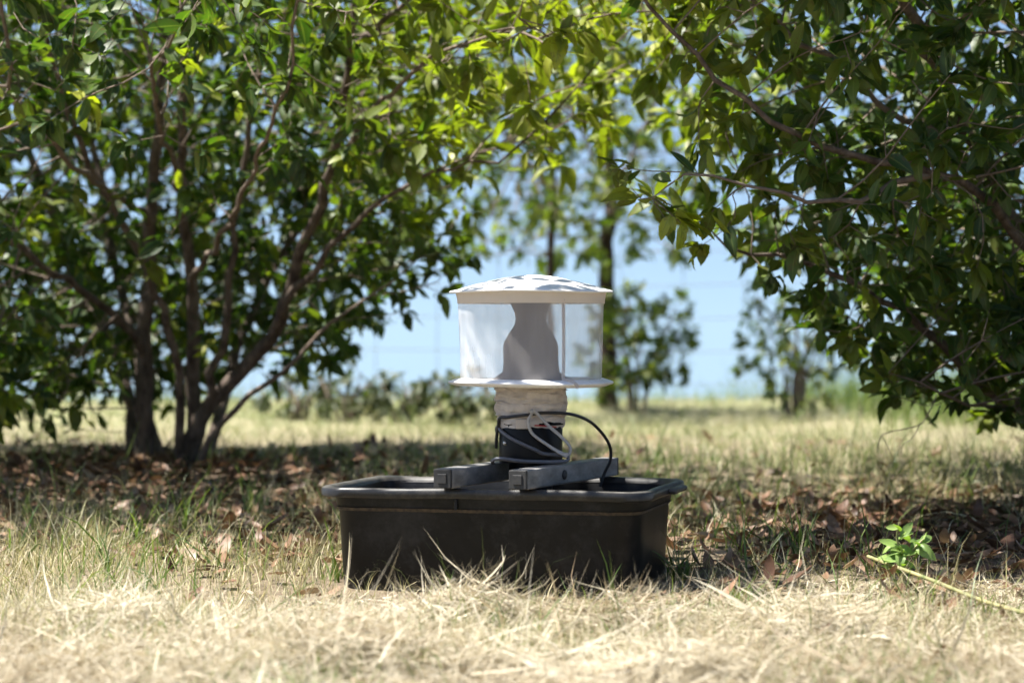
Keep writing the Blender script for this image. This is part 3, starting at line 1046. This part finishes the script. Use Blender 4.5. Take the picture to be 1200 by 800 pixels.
aL = np.vstack([
    ell((-1.60, 6.75, 0.95), (1.30, 1.35, 0.80), 1750, rsL, 0.45),
    ell((-1.20, 7.75, 0.95), (0.98, 0.70, 0.88), 2300, rsL, 0.1),
    ell((-0.55, 6.3, 1.18), (0.95, 1.25, 0.42), 850, rsL, 0.2),
    ell((-0.10, 5.75, 1.25), (0.62, 0.85, 0.42), 300, rsL, 0.2),
    ell((-0.70, 7.0, 0.74), (0.36, 0.75, 0.40), 380, rsL, 0.3),
    ell((-1.2, 5.4, 1.12), (0.75, 0.55, 0.45), 200, rsL, 0.2),
    ell((-1.75, 6.7, 0.55), (0.62, 0.8, 0.40), 420, rsL, 0.1),
    ell((-2.3, 6.4, 1.85), (0.7, 1.2, 0.28), 600, rsL, 0.0),  # this and the next two: unseen high leaves added to shade the shrub
    ell((-1.55, 6.3, 1.72), (0.6, 1.0, 0.18), 420, rsL, 0.0),
    ell((-1.9, 5.3, 1.60), (0.6, 0.5, 0.20), 170, rsL, 0.0),
    ell((-0.30, 6.6, 0.78), (0.24, 0.4, 0.28), 150, rsL, 0.0),
    ell((-1.20, 7.75, 0.52), (0.80, 0.35, 0.28), 480, rsL, 0.0),
    ell((-1.50, 7.9, 0.72), (1.1, 0.5, 0.50), 750, rsL, 0.0),
    ell((-1.62, 6.85, 0.36), (0.55, 0.6, 0.26), 520, rsL, 0.0),
    ell((-0.74, 7.1, 0.48), (0.26, 0.5, 0.24), 200, rsL, 0.0),
    ell((-0.50, 4.95, 1.22), (1.0, 0.35, 0.22), 110, rsL, 0.0),
])
aL = aL[(aL[:, 2] > 0.16) & ~low_gap(aL)]
hol = in_hollow(aL)
aL = aL[~hol | (rsL.random(len(aL)) < 0.10)]


def sun_youngL(p, y, rs):
    # sunlit glow of the leaves over the gap, put into their colour as youth
    return y + smooth01((p[:, 0] + 0.62) / 0.8) * smooth01((p[:, 2] - 0.55) / 0.4) * rs.uniform(0.1, 1.0, len(p)) ** 0.8 * 1.1


build_shrub('leafy_shrub', 'big leafy shrub with a clump of brown stems left of the tub', 'shrub', BL, stemsL, aL, rsL, 0.055, M['leaf'],
            per_tip=8.5, per_node=1.1, sun_young_fn=sun_youngL, n_branch=60)

# ------------------------------------------------------------------ the shrub reaching in from the right
rsR = np.random.default_rng(8)
BR = np.array([1.52, 5.9, 0.02])
br = lambda dx, dy: BR + np.array([dx, dy, -0.03])
stemsR = [
    ([br(0, 0), P(1262, 500, 5.8), P(1190, 485, 5.7), P(1110, 410, 5.55), P(1030, 345, 5.4), P(930, 305, 5.3), P(850, 290, 5.2)], 0.022, 0.003, -1),
    ([br(0.05, 0.05), P(1262, 430, 5.9), P(1205, 290, 5.7), P(1150, 190, 5.5), P(1100, 90, 5.3), P(1060, 0, 5.1), P(1010, -150, 4.9), P(960, -300, 4.6)], 0.026, 0.006, -1),
    ([br(0.0, -0.05), P(1270, 400, 5.6), P(1180, 262, 5.3), P(1100, 205, 5.1), P(1000, 182, 5.0), P(920, 150, 4.9), P(850, 95, 4.85), P(780, 30, 4.8), P(720, -60, 4.7)], 0.020, 0.003, -1),
    ([P(1075, 200, 5.08), P(1000, 235, 4.9), P(930, 235, 4.75), P(860, 205, 4.7), P(800, 205, 4.65)], 0.008, 0.002, 1),
    ([br(0.1, 0.0), P(1330, 300, 5.8), P(1290, 120, 5.6), P(1240, -40, 5.3), P(1180, -200, 5.0), np.array([0.95, 5.0, 1.72]), np.array([0.5, 4.8, 1.72]), np.array([0.0, 4.6, 1.68]), np.array([-0.35, 4.4, 1.66]), np.array([-0.68, 4.24, 1.62])], 0.026, 0.005, -1),  # arching end is out of view, bent to carry the added shade leaves
    ([br(0.05, 0.2), P(1240, 380, 6.4), P(1170, 250, 6.6), P(1090, 140, 6.7), P(1010, 20, 6.7), P(960, -120, 6.6)], 0.024, 0.006, -1),
    ([P(1150, 190, 5.5), P(1060, 140, 5.3), P(960, 60, 5.2), P(880, 0, 5.1), P(800, -70, 5.0)], 0.010, 0.003, 1),
    ([P(1190, 485, 5.7), P(1130, 470, 5.4), P(1080, 455, 5.25), P(1040, 440, 5.2)], 0.006, 0.002, 1),
    ([np.array([0.95, 5.0, 1.72]), np.array([0.6, 5.4, 1.70]), np.array([0.25, 5.6, 1.68])], 0.010, 0.003, 1),  # unseen bough reaching the leaves added for shade
    ([br(0.2, 0.1), P(1400, 330, 6.0), P(1450, 100, 6.0), P(1480, -150, 5.9), P(1490, -400, 5.8)], 0.03, 0.008, -1),
]
aR = np.vstack([
    ell((1.75, 5.95, 1.05), (1.00, 1.25, 0.85), 1200, rsR, 0.35),
    ell((1.25, 6.7, 1.10), (0.85, 0.7, 0.75), 1150, rsR, 0.1),
    ell((0.95, 5.3, 1.15), (0.68, 0.75, 0.50), 800, rsR, 0.2),
    ell((0.82, 5.2, 0.70), (0.36, 0.5, 0.18), 210, rsR, 0.0),
    ell((1.12, 5.35, 0.42), (0.24, 0.4, 0.16), 150, rsR, 0.0),
    ell((0.62, 4.9, 1.30), (0.50, 0.60, 0.32), 260, rsR, 0.0),
    ell((-0.60, 4.26, 1.58), (0.30, 0.28, 0.15), 150, rsR, 0.0),  # unseen overhead leaves, placed to dapple the trap lid
    ell((0.02, 4.62, 1.92), (0.66, 0.55, 0.20), 1100, rsR, 0.0),  # out of view, like the next two; added to shade the ground
    ell((0.06, 4.62, 1.66), (0.60, 0.50, 0.20), 1500, rsR, 0.0),
    ell((0.66, 5.15, 1.62), (0.55, 0.95, 0.24), 950, rsR, 0.0),
    ell((0.34, 4.9, 0.72), (0.16, 0.3, 0.10), 45, rsR, 0.0),
    ell((1.05, 5.5, 0.46), (0.42, 0.4, 0.25), 300, rsR, 0.0),
    ell((1.40, 6.3, 0.52), (0.55, 0.5, 0.36), 380, rsR, 0.0),
    ell((1.30, 5.45, 0.42), (0.26, 0.45, 0.27), 380, rsR, 0.0),
])
lineR = np.interp(aR[:, 0] / aR[:, 1] * 5.4, [0.27, 0.463, 0.694, 0.83, 0.964, 1.157], [0.68, 0.55, 0.40, 0.29, 0.24, 0.18])    # how low the boughs hang
aR = aR[(aR[:, 2] > 0.16) & ((aR[:, 2] > lineR) | (rsR.random(len(aR)) < 0.05))]
build_shrub('leafy_shrub', 'dark leafy shrub whose branches reach in low from the side of the seedling', 'shrub', BR, stemsR, aR, rsR, 0.056, M['leaf'],
            per_tip=9.0, per_node=1.1, n_branch=50,
            sun_young_fn=lambda p, y, rs: y * 0.55 + smooth01((0.8 - p[:, 0]) / 0.7) * rs.uniform(0, 1.0, len(p)) * (p[:, 1] > 4.6))  # leaves towards the gap coloured yellower to look sunlit

# ------------------------------------------------------------------ trees and bushes farther back
rsM = np.random.default_rng(21)
BT = np.array([0.475, 11.6, gz(0.475, 11.6)])
stemsT = [
    ([BT - [0, 0, 0.03], P(714, 420, 11.6), P(711, 330, 11.6), P(716, 240, 11.5), P(712, 150, 11.5), P(716, 30, 11.5), P(720, -100, 11.4)], 0.050, 0.018, -1),
    ([P(712, 250, 11.5), P(745, 170, 11.2), P(790, 90, 11.0), P(850, 10, 10.8)], 0.012, 0.004, 1),
    ([P(712, 220, 11.5), P(680, 150, 11.2), P(640, 90, 11.0), P(600, 20, 10.8)], 0.012, 0.004, 1),
]
aT = np.vstack([ell((0.55, 11.3, 1.75), (1.0, 0.9, 0.78), 750, rsM, 0.2), ell((0.45, 11.3, 0.98), (0.62, 0.5, 0.26), 420, rsM, 0.0)])
build_shrub('sunlit_tree', 'blurred sunlit tree whose dark trunk stands behind the net trap', 'tree', BT, stemsT, aT, rsM, 0.070, M['leaf_far'],
            per_tip=5.0, per_node=1.1, step=0.10, kill=0.09, n_branch=14, thin_r=0.0045, tip_r=0.0018, n_parts=300, lead='trunk', bark='bark_dark')
BT2 = np.array([0.17, 10.8, gz(0.17, 10.8)])
stemsT2 = [
    ([BT2 - [0, 0, 0.03], P(645, 420, 10.8), P(644, 320, 10.8), P(648, 230, 10.7), P(640, 130, 10.7), P(630, 0, 10.6), P(620, -120, 10.6)], 0.024, 0.008, -1),
    ([P(646, 230, 10.7), P(610, 180, 10.4), P(560, 120, 10.2), P(500, 60, 10.0)], 0.010, 0.003, 1),
]
aT2 = np.vstack([ell((-0.15, 10.5, 1.65), (0.95, 0.8, 0.72), 560, rsM, 0.2), ell((0.0, 10.5, 0.95), (0.55, 0.4, 0.24), 320, rsM, 0.0)])
build_shrub('slender_tree', 'slender tree with a thin dark stem rising just over the trap lid', 'tree', BT2, stemsT2, aT2, rsM, 0.066, M['leaf_far'],
            per_tip=5.0, per_node=1.1, step=0.10, kill=0.09, n_branch=10, thin_r=0.0045, tip_r=0.0018, n_parts=200, lead='trunk', bark='bark_dark')


def bush(name, label, cx, cy, rx, ry, h, n_attr, n_stem, leaf, mat, rs, per_tip=5, n_parts=60, low=0.08, group=None, tall=0.0, spread=0.8):
    b = np.array([cx, cy, gz(cx, cy)])
    st = []
    for k in range(n_stem):
        a = 2 * math.pi * k / n_stem + rs.uniform(-0.4, 0.4)
        e = np.array([math.cos(a) * rx * spread, math.sin(a) * ry * spread, h * rs.uniform(0.7, 1.0)])
        st.append(([b + [0.03 * math.cos(a), 0.03 * math.sin(a), -0.02], b + e * [0.35, 0.35, 0.5] + rs.normal(0, 0.02, 3), b + e], 0.009, 0.002, -1))
    at = b + ell((0, 0, h * 0.52), (rx, ry, h * 0.5), n_attr, rs, 0.2)
    at = at[at[:, 2] > b[2] + low]
    return build_shrub(name, label, 'bush' if name.endswith('bush') else 'sapling', b, st, at, rs, leaf, mat, per_tip=per_tip, per_node=1.0, step=0.07, kill=0.06,
                       n_branch=n_stem, n_parts=n_parts, group=group, thin_r=0.004, tip_r=0.0014)


bush('low_bush', 'yellow-green low bush at the foot of the tree trunk behind the trap', 0.59, 11.3, 0.28, 0.25, 0.58, 480, 9, 0.050, M['leaf_far'], rsM, 13)
bush('young_sapling', 'blurred young sapling standing alone against the sky before the wire fence', 1.26, 10.6, 0.27, 0.22, 0.60, 460, 9, 0.046, M['leaf_sap'], rsM, 9, low=0.04)
bush('small_sapling', 'smaller faint sapling between the young sapling and the low branches', 1.90, 11.6, 0.13, 0.12, 0.44, 50, 3, 0.045, M['leaf_sap'], rsM, 3.5, 20)
far_spots = [(-0.92, 10.2, 0.20), (-0.68, 10.0, 0.21), (-0.46, 10.1, 0.19), (-0.25, 10.0, 0.22), (-0.04, 10.3, 0.18)]
far_lbl = ['dark green weedy bush beyond the shrub stems, farthest from the trap', 'dark green weedy bush beside the lowest leaves of the shrub',
           'dark green weedy bush in the middle of the far row', 'dark green weedy bush just left of the cloth sleeve', 'low dark weedy bush directly behind the cloth sleeve']
for (x, y, h), lb in zip(far_spots, far_lbl):
    bush('weedy_bush', lb, x, y, 0.18, 0.16, h, 420, 8, 0.040, M['leaf_olive'], rsM, 13, 24, 0.03, 'row of weedy bushes at the edge of the hilltop', spread=0.7)

# ------------------------------------------------------------------ wire fence
FY = 14.0
fence = empty('wire_fence', (0, FY, gz(0, FY)))
tag(fence, 'thin wire mesh fence behind the trees at the edge of the hilltop', 'fence')
fb = np.array([0, FY, gz(0, FY)])
for z in (0.10, 0.30, 0.50, 0.69, 0.88, 1.06, 1.24):
    xsf = np.linspace(-4.5, 4.5, 19)
    pts = np.stack([xsf, np.full(19, 0.0), z + 0.008 * np.sin(xsf * 1.3 + z * 7) + ground_h(xsf, np.full(19, FY)) - fb[2]], -1)
    add('wire', tubes_mesh('wire', [(pts, np.full(19, 0.0021))], M['wire'], lambda r: 5), fence)
for x in np.arange(-4.4, 4.45, 0.36):
    g = gz(x, FY) - fb[2]
    pts = np.array([[x, 0.005, g + 0.02], [x + 0.004, 0.005, g + 0.6], [x, 0.005, g + 1.26]])
    add('wire', tubes_mesh('wire', [(pts, np.full(3, 0.0019))], M['wire'], lambda r: 5), fence)
for x in (-3.2, 2.75):
    g = gz(x, FY) - fb[2]
    v, f = lathe([(0.0005, -0.2), (0.05, -0.2), (0.048, 1.35), (0.044, 1.375), (0.0005, 1.38)], 14)
    add('post', mesh_np('post', v, f, M['post']), fence, (x, 0.06, g))


# ------------------------------------------------------------------ grass, hay and litter
def blades(name, mat, x, y, z, length, width, lean, az, curl, rnd, label, rows=3):
    """ribbons rooted at (x,y,z): lean from vertical, az heading, curl bends them over"""
    N = len(x)
    t = np.linspace(0, 1, rows + 1)
    ang = lean[:, None] + curl[:, None] * t[None]
    seg = length[:, None] / rows
    hx = np.concatenate([np.zeros((N, 1)), np.cumsum(np.sin(ang[:, :-1]) * seg, 1)], 1)
    hz = np.concatenate([np.zeros((N, 1)), np.cumsum(np.cos(ang[:, :-1]) * seg, 1)], 1)
    cx, sx = np.cos(az)[:, None], np.sin(az)[:, None]
    bend = (rng.normal(0, 0.22, N) * length)[:, None] * (t ** 2)[None]
    px = x[:, None] + hx * cx - bend * sx
    py = y[:, None] + hx * sx + bend * cx
    pz = z[:, None] + hz
    tw = az[:, None] + math.pi / 2 + rng.normal(0, 0.6, N)[:, None]
    w = width[:, None] * 0.5 * (1 - t ** 1.6)[None]
    ox, oy = np.cos(tw) * w, np.sin(tw) * w
    oz = w * rng.normal(0, 0.5, N)[:, None]
    K = 2 * rows + 1
    V = np.zeros((N, K, 3))
    for r in range(rows):
        V[:, 2 * r, :] = np.stack([px[:, r] - ox[:, r], py[:, r] - oy[:, r], pz[:, r] - oz[:, r]], -1)
        V[:, 2 * r + 1, :] = np.stack([px[:, r] + ox[:, r], py[:, r] + oy[:, r], pz[:, r] + oz[:, r]], -1)
    V[:, K - 1, :] = np.stack([px[:, rows], py[:, rows], pz[:, rows]], -1)
    F = [(2 * r, 2 * r + 1, 2 * r + 3, 2 * r + 2) for r in range(rows - 1)] + [(2 * rows - 2, 2 * rows - 1, K - 1)]
    fl = np.array([i for f in F for i in f]); ft = np.array([len(f) for f in F])
    loops = (np.arange(N)[:, None] * K + fl[None]).ravel()
    totals = np.tile(ft, N); starts = np.concatenate([[0], np.cumsum(totals)[:-1]])
    o = add(name, mesh_fast(name, V.reshape(-1, 3), loops, starts, totals, mat, {'rnd': np.repeat(rnd, K)}))
    if label:
        tag(o, label, 'grass', kind='stuff')
    return o


def field(n, y0, y1, margin=1.25, extra=0.25):
    """points spread evenly over the wedge of ground between two distances"""
    y = np.sqrt(rng.uniform(y0 ** 2, y1 ** 2, n))
    hw = y * 600 / FPX * margin + extra
    x = rng.uniform(-1, 1, n) * hw
    return x, y


def off_tub(x, y, pad=0.0):
    c, s = math.cos(-TUB_YAW), math.sin(-TUB_YAW)
    dx, dy = x - TUB[0], y - TUB[1]
    lx, ly = dx * c - dy * s, dx * s + dy * c
    return ~((np.abs(lx) < 0.268 + pad) & (np.abs(ly) < 0.17 + pad))


def patch(x, y, f, seed):
    """smooth 0..1 patchiness"""
    r = np.random.default_rng(seed)
    s = np.zeros_like(x)
    for k in range(6):
        a, b, c = r.normal(0, f, 2).tolist() + [r.uniform(0, 6.3)]
        s = s + np.sin(a * x + b * y + c)
    return smooth01(0.5 + s / 5.0)


# cut hay lying in the foreground
x, y = field(120000, 2.35, 4.15)
k = off_tub(x, y, 0.01) & (rng.random(len(x)) < np.clip(1.15 - smooth01((y - 3.75) / 0.45) * 0.9, 0, 1) * (0.38 + 0.62 * patch(x, y, 7, 1)))
x, y = x[k], y[k]
heap = [(-0.08, 3.80, 0.055, 1900), (-0.30, 3.74, 0.05, 700), (-0.62, 3.66, 0.07, 1200), (0.17, 3.70, 0.05, 600), (0.45, 3.60, 0.06, 900), (-0.2, 3.25, 0.06, 1000), (0.25, 3.2, 0.05, 800)]
hx = np.concatenate([rng.normal(a, r * 1.7, c) for a, b, r, c in heap]); hy = np.concatenate([rng.normal(b, r * 1.0, c) for a, b, r, c in heap])
hz = np.concatenate([rng.uniform(0, 1, c) * 0.048 for a, b, r, c in heap])
hz = hz * np.concatenate([np.exp(-((hx[i0:i1] - h[0]) / (1.9 * h[2])) ** 2) for h, i0, i1 in zip(heap, np.cumsum([0] + [h[3] for h in heap])[:-1], np.cumsum([h[3] for h in heap]))])
ok = off_tub(hx, hy, 0.01)
zadd = np.concatenate([np.zeros(len(x)), hz[ok]])
x, y = np.concatenate([x, hx[ok]]), np.concatenate([y, hy[ok]]); n = len(x)
mound = patch(x, y, 9, 2)
blades('cut_hay', M['hay'], x, y, ground_h(x, y) + zadd + rng.uniform(0, 1, n) ** 1.5 * (0.006 + 0.030 * mound * (0.25 + 0.75 * smooth01((3.85 - y) / 0.3))), (rng.gamma(4, 0.018, n) + 0.02) * (1 - 0.5 * smooth01((y - 3.6) / 0.3)), np.where(rng.random(n) < 0.07, rng.uniform(0.003, 0.0055, n), rng.uniform(0.0009, 0.0025, n)),
       rng.normal(1.42, 0.22, n), rng.uniform(0, 2 * math.pi, n), rng.normal(0.15, 0.8, n), np.clip(rng.normal(0.25 + 0.5 * patch(x, y, 7, 8), 0.26, n), 0, 1),
       'pale cut hay lying loose over the near ground')
# dry grass standing: near, middle, far
x, y = field(60000, 3.3, 6.3)
lit = litter_amount(x, y)
k = off_tub(x, y, 0.012) & (rng.random(len(x)) < (0.30 + 0.70 * patch(x, y, 4, 3)) * (1 - 0.93 * lit))
x, y = x[k], y[k]; n = len(x)
blades('dry_grass', M['grass_dry'], x, y, ground_h(x, y) - 0.004, (rng.gamma(4, 0.012, n) + 0.012) * (1 - 0.6 * np.exp(-((x - 0.0) / 0.5) ** 4 - ((y - 3.9) / 0.3) ** 4)), rng.uniform(0.0012, 0.0028, n),
       np.abs(rng.normal(0.35, 0.35, n)), rng.uniform(0, 2 * math.pi, n), rng.normal(0.6, 0.6, n), rng.random(n), 'dry yellow grass standing short around the tub')
x, y = field(60000, 6.3, 13.6)
lit = litter_amount(x, y)
k = (rng.random(len(x)) < (0.5 + 0.5 * patch(x, y, 2.5, 4)) * (1 - 0.9 * lit))
x, y = x[k], y[k]; n = len(x)
blades('far_grass', M['grass_far'], x, y, ground_h(x, y) - 0.006, rng.gamma(4, 0.008, n) + 0.015, rng.uniform(0.002, 0.005, n),
       np.abs(rng.normal(0.4, 0.35, n)), rng.uniform(0, 2 * math.pi, n), rng.normal(0.6, 0.5, n), np.clip(rng.normal(0.18 + 0.55 * patch(x, y, 2.2, 9), 0.25, n), 0, 1), 'sunlit pale grass stretching back beyond the shrubs')
# green blades
x, y = field(15000, 3.3, 7.5)
k = off_tub(x, y, 0.012) & (rng.random(len(x)) > 0.75 * litter_amount(x, y)) & (rng.random(len(x)) < 0.05 + 0.95 * patch(x, y, 6, 5) ** 2 * (0.35 + 0.65 * smooth01((y - 3.6) / 0.5)) * (1 - 0.8 * np.exp(-((x - 0.0) / 0.45) ** 4 - ((y - 3.95) / 0.25) ** 4)))
x, y = x[k], y[k]; n = len(x)
blades('green_grass', M['grass_green'], x, y, ground_h(x, y) - 0.004, rng.gamma(5, 0.014, n) + 0.02, rng.uniform(0.0022, 0.0044, n),
       np.abs(rng.normal(0.3, 0.25, n)), rng.uniform(0, 2 * math.pi, n), rng.normal(0.7, 0.5, n), rng.random(n), 'green grass blades growing up through the dry grass')
x, y = field(20000, 2.4, 3.95)
k = rng.random(len(x)) < patch(x, y, 6, 15) ** 2
x, y = x[k], y[k]; n = len(x)
blades('short_green_grass', M['grass_green'], x, y, ground_h(x, y), rng.uniform(0.025, 0.07, n), rng.uniform(0.0018, 0.0034, n),
       np.abs(rng.normal(0.7, 0.4, n)), rng.uniform(0, 2 * math.pi, n), rng.normal(0.7, 0.5, n), rng.uniform(0.4, 1.0, n), 'short green grass showing through the cut hay in patches')
# taller greener grass on the rise to the right and at the crest
x, y = field(16000, 9.2, 13.6)
k = rng.random(len(x)) < np.clip(0.03 + smooth01((x - 1.2) / 0.9) + 0.25 * smooth01((y - 11.8) / 1.2), 0, 1)
x, y = x[k], y[k]; n = len(x)
blades('tall_grass', M['grass_green'], x, y, ground_h(x, y) - 0.006, rng.gamma(6, 0.03, n) * (0.35 + 0.5 * smooth01((x - 0.8) / 1.0)) + 0.04, rng.uniform(0.004, 0.007, n),
       np.abs(rng.normal(0.2, 0.2, n)), rng.uniform(0, 2 * math.pi, n), rng.normal(0.5, 0.4, n), np.clip(rng.normal(0.75, 0.25, n), 0, 1), 'taller green grass along the far edge of the hilltop')
# thin dry weed stalks under the shrub on the right
n = 260
x = rng.uniform(0.75, 1.75, n); y = rng.uniform(5.2, 7.6, n)
blades('weed_stalks', M['grass_dry'], x, y, ground_h(x, y), rng.uniform(0.12, 0.34, n), rng.uniform(0.0015, 0.0028, n), np.abs(rng.normal(0.5, 0.4, n)),
       rng.uniform(0, 6.28, n), rng.normal(0.3, 0.6, n), rng.uniform(0.1, 0.9, n), 'thin dry weed stalks leaning under the shrub', rows=5)

# fallen leaves: the many small ones as one carpet
x, y = field(26000, 2.6, 8.6)
k = off_tub(x, y, 0.02) & (rng.random(len(x)) < litter_amount(x, y) * 0.8 + 0.012)
x, y = x[k], y[k]; n = len(x)
aax = unit(np.stack([rng.normal(0, 1, n), rng.normal(0, 1, n), rng.normal(0, 0.10, n)], -1))
nn = np.array([0, 0, 1.0]) + rng.normal(0, 0.25, (n, 3)); nn = unit(nn - aax * (nn * aax).sum(1)[:, None])
ln = rng.uniform(0.02, 0.07, n)
LL = dict(pos=np.stack([x, y, ground_h(x, y) + rng.uniform(0.004, 0.022, n)], -1), axis=aax, nrm=nn, len=ln, wid=ln * rng.uniform(0.35, 0.5, n), curl=rng.normal(-0.3, 0.7, n),
          fold=rng.uniform(0.0, 0.9, n), rnd=rng.random(n), young=np.zeros(n))
tag(add('leaf_litter', leaf_cloud('leaf_litter', LL, M['litter'])), 'brown fallen leaves carpeting the shade under the shrubs', 'leaf litter', kind='stuff')

# the fallen leaves one can point to
big_leaves = [
    (858, 718, 3.93, 0.060, 0.5, 0.35, 0.72, 'reddish-brown fallen leaf tilted up in the near grass right of the tub'),
    (903, 702, 4.08, 0.050, 1.1, 1.2, 0.10, 'dark brown fallen leaf standing on edge between two other leaves'),
    (938, 706, 4.05, 0.066, 0.2, 0.2, 0.05, 'broad dark fallen leaf lying flat beside the upright one'),
    (893, 630, 5.10, 0.075, 0.10, 0.1, 0.95, 'pale tan fallen leaf in the shade nearest the tub end'),
    (890, 652, 4.70, 0.060, 0.20, 0.6, 0.80, 'light brown fallen leaf lying behind the grass tuft'),
    (920, 664, 4.55, 0.085, 0.30, 0.0, 0.15, 'large dark curled fallen leaf at the foot of the grass tuft'),
    (1052, 604, 5.75, 0.080, 0.10, 0.3, 0.75, 'orange-brown fallen leaf in deep shade above the seedling'),
    (965, 748, 3.55, 0.055, 0.15, 0.5, 0.70, 'small orange-brown fallen leaf in the sunlit near hay'),
    (325, 622, 5.20, 0.075, 0.15, 0.4, 0.30, 'dull dark fallen leaf lying left of the tub end'),
]
for (px, py, D, ln, tilt, az, rn, lb) in big_leaves:
    p = P(px, py, D)
    p[2] = max(p[2], gz(p[0], p[1]) + 0.012)
    one = dict(pos=np.array([[-ln / 2 * math.cos(tilt), 0, 0.004]]), axis=np.array([[math.cos(tilt), 0, math.sin(tilt)]]), nrm=np.array([[-math.sin(tilt), 0, math.cos(tilt)]]),
               len=np.array([ln]), wid=np.array([ln * 0.45]), curl=np.array([-0.7]), fold=np.array([0.4]), rnd=np.array([rn]), young=np.array([0.0]))
    o = add('fallen_leaf', leaf_cloud('fallen_leaf', one, M['litter'], LT_HI), None, tuple(p))
    o.rotation_euler = (0, 0, az)
    tag(o, lb, 'leaf', 'large fallen leaves')


# grass tufts that stand out
def tuft(px, D, h, n, spread, label, seed, green=0.6):
    r = np.random.default_rng(seed)
    x0 = (px - 600) / FPX * D
    z0 = gz(x0, D)
    global rng
    keep = rng; rng = r
    a = r.uniform(0, 6.28, n)
    o = blades('grass_tuft', M['grass_green'], r.normal(0, 0.012, n), r.normal(0, 0.012, n), np.full(n, -0.004), h * r.uniform(0.45, 1.05, n), r.uniform(0.003, 0.0052, n),
               np.abs(r.normal(0.18, 0.15, n)) * spread, a, r.normal(0.5, 0.35, n) * spread, np.clip(r.normal(green, 0.2, n), 0, 1), None, rows=6)
    rng = keep
    o.location = (x0, D, z0)
    tag(o, label, 'grass tuft', 'tall green grass tufts')


tuft(940, 4.55, 0.16, 26, 1.0, 'tall green grass tuft among fallen leaves right of the tub', 1)
tuft(800, 4.25, 0.11, 34, 1.5, 'spreading green grass tuft at the tub corner', 2)
tuft(1040, 4.9, 0.10, 10, 0.7, 'short green grass tuft just behind the seedling', 3)
tuft(215, 5.2, 0.15, 16, 1.1, 'tall green grass tuft in front of the brown stems', 4)
tuft(165, 5.0, 0.12, 18, 1.2, 'bushy green grass tuft in the sunlit grass left of the tub', 5)
tuft(40, 5.1, 0.13, 12, 0.9, 'slender green grass tuft farthest from the tub on the left', 6)
tuft(300, 5.6, 0.16, 14, 0.9, 'upright green grass tuft between the stems and the tub', 7)
tuft(395, 4.30, 0.085, 16, 1.1, 'short grass tuft against the left end of the tub', 8)
tuft(870, 4.0, 0.075, 16, 1.4, 'low grass tuft beside the reddish fallen leaf', 9)
tuft(1095, 3.95, 0.09, 9, 0.7, 'sparse upright grass tuft in front of the yellow stick', 10)

# ------------------------------------------------------------------ seedling and stick
sd_base = np.array([P(1062, 690, 4.1)[0], 4.1, 0.0]); sd_base[2] = gz(sd_base[0], sd_base[1])
seed = empty('seedling', tuple(sd_base))
seed.scale = (1.2, 1.2, 1.3)
tag(seed, 'small bright green leafy seedling beside the yellow stick', 'seedling')
tube_obj('stem', [(0, 0, -0.01), (-0.004, 0, 0.03), (-0.012, 0.003, 0.065), (-0.010, 0.0, 0.088)], [0.0026, 0.0022, 0.0018, 0.001], M['stick'], seed, 7, 5)
rs = np.random.default_rng(3)
tube_obj('side_stem', [(-0.006, 0, 0.035), (0.012, -0.004, 0.055), (0.024, -0.004, 0.066)], [0.0016, 0.0010], M['stick'], seed, 6, 5)
for k in range(34):
    right = k % 3 == 0
    t = rs.random()
    o_ = np.array([0.006, -0.002, 0.045]) + t * np.array([0.016, -0.002, 0.018]) if right else np.array([-0.002 - 0.009 * t, 0, 0.022 + 0.064 * t])
    a_ = rs.uniform(0, 6.28)
    ax = np.array([math.cos(a_) + (0.4 if right else -0.35), 0.6 * math.sin(a_) - 0.25, rs.uniform(-0.35, 0.75)])
    ln = rs.uniform(0.016, 0.040) * (1.15 - 0.4 * t)
    a = unit(ax[None]); nr = np.array([[0.4 * rs.normal(), -0.6 + 0.3 * rs.normal(), 0.7]]); nr = unit(nr - a * (nr * a).sum())
    one = dict(pos=o_[None], axis=a, nrm=nr, len=np.array([ln]), wid=np.array([ln * rs.uniform(0.38, 0.62)]), curl=np.array([rs.normal(0.5, 0.9)]), fold=np.array([rs.uniform(0.1, 0.8)]),
               rnd=np.array([rs.random()]), young=np.array([rs.random() * 0.7]))
    add('leaf', leaf_cloud('leaf', one, M['leaf_seed'], LT_HI), seed)
sp = [(0.62, 4.16), (0.70, 3.99), (0.77, 3.86), (0.84, 3.72), (0.93, 3.58)]
st = [np.array([a, b, gz(a, b) + h]) for (a, b), h in zip(sp, (0.046, 0.040, 0.034, 0.030, 0.028))]
o = tube_obj('stick', st, [0.0032, 0.0036, 0.0038, 0.004, 0.0042], M['stick'], None, 9, 8)
tag(o, 'yellow-green stick lying on the ground under the seedling', 'stick')
# bare hanging twig at the low branches
tw = [P(1098, 462, 5.2), P(1090, 480, 5.2), P(1080, 496, 5.2), P(1062, 502, 5.2), P(1042, 506, 5.2), P(1032, 512, 5.2), P(1028, 528, 5.2)]
o = tube_obj('dead_twig', tw, [0.0014, 0.0012, 0.0010], M['twig'], None, 5, 4)
tag(o, 'thin bare dead twig hanging crooked below the low branches', 'twig')
tube_obj('side_twig', [P(1034, 512, 5.2), P(1040, 522, 5.2), P(1048, 540, 5.2)], [0.001, 0.0006], M['twig'], o, 5, 4)
tube_obj('side_twig', [P(1078, 497, 5.2), P(1070, 512, 5.2), P(1058, 522, 5.2), P(1056, 534, 5.2)], [0.001, 0.0006], M['twig'], o, 5, 4)
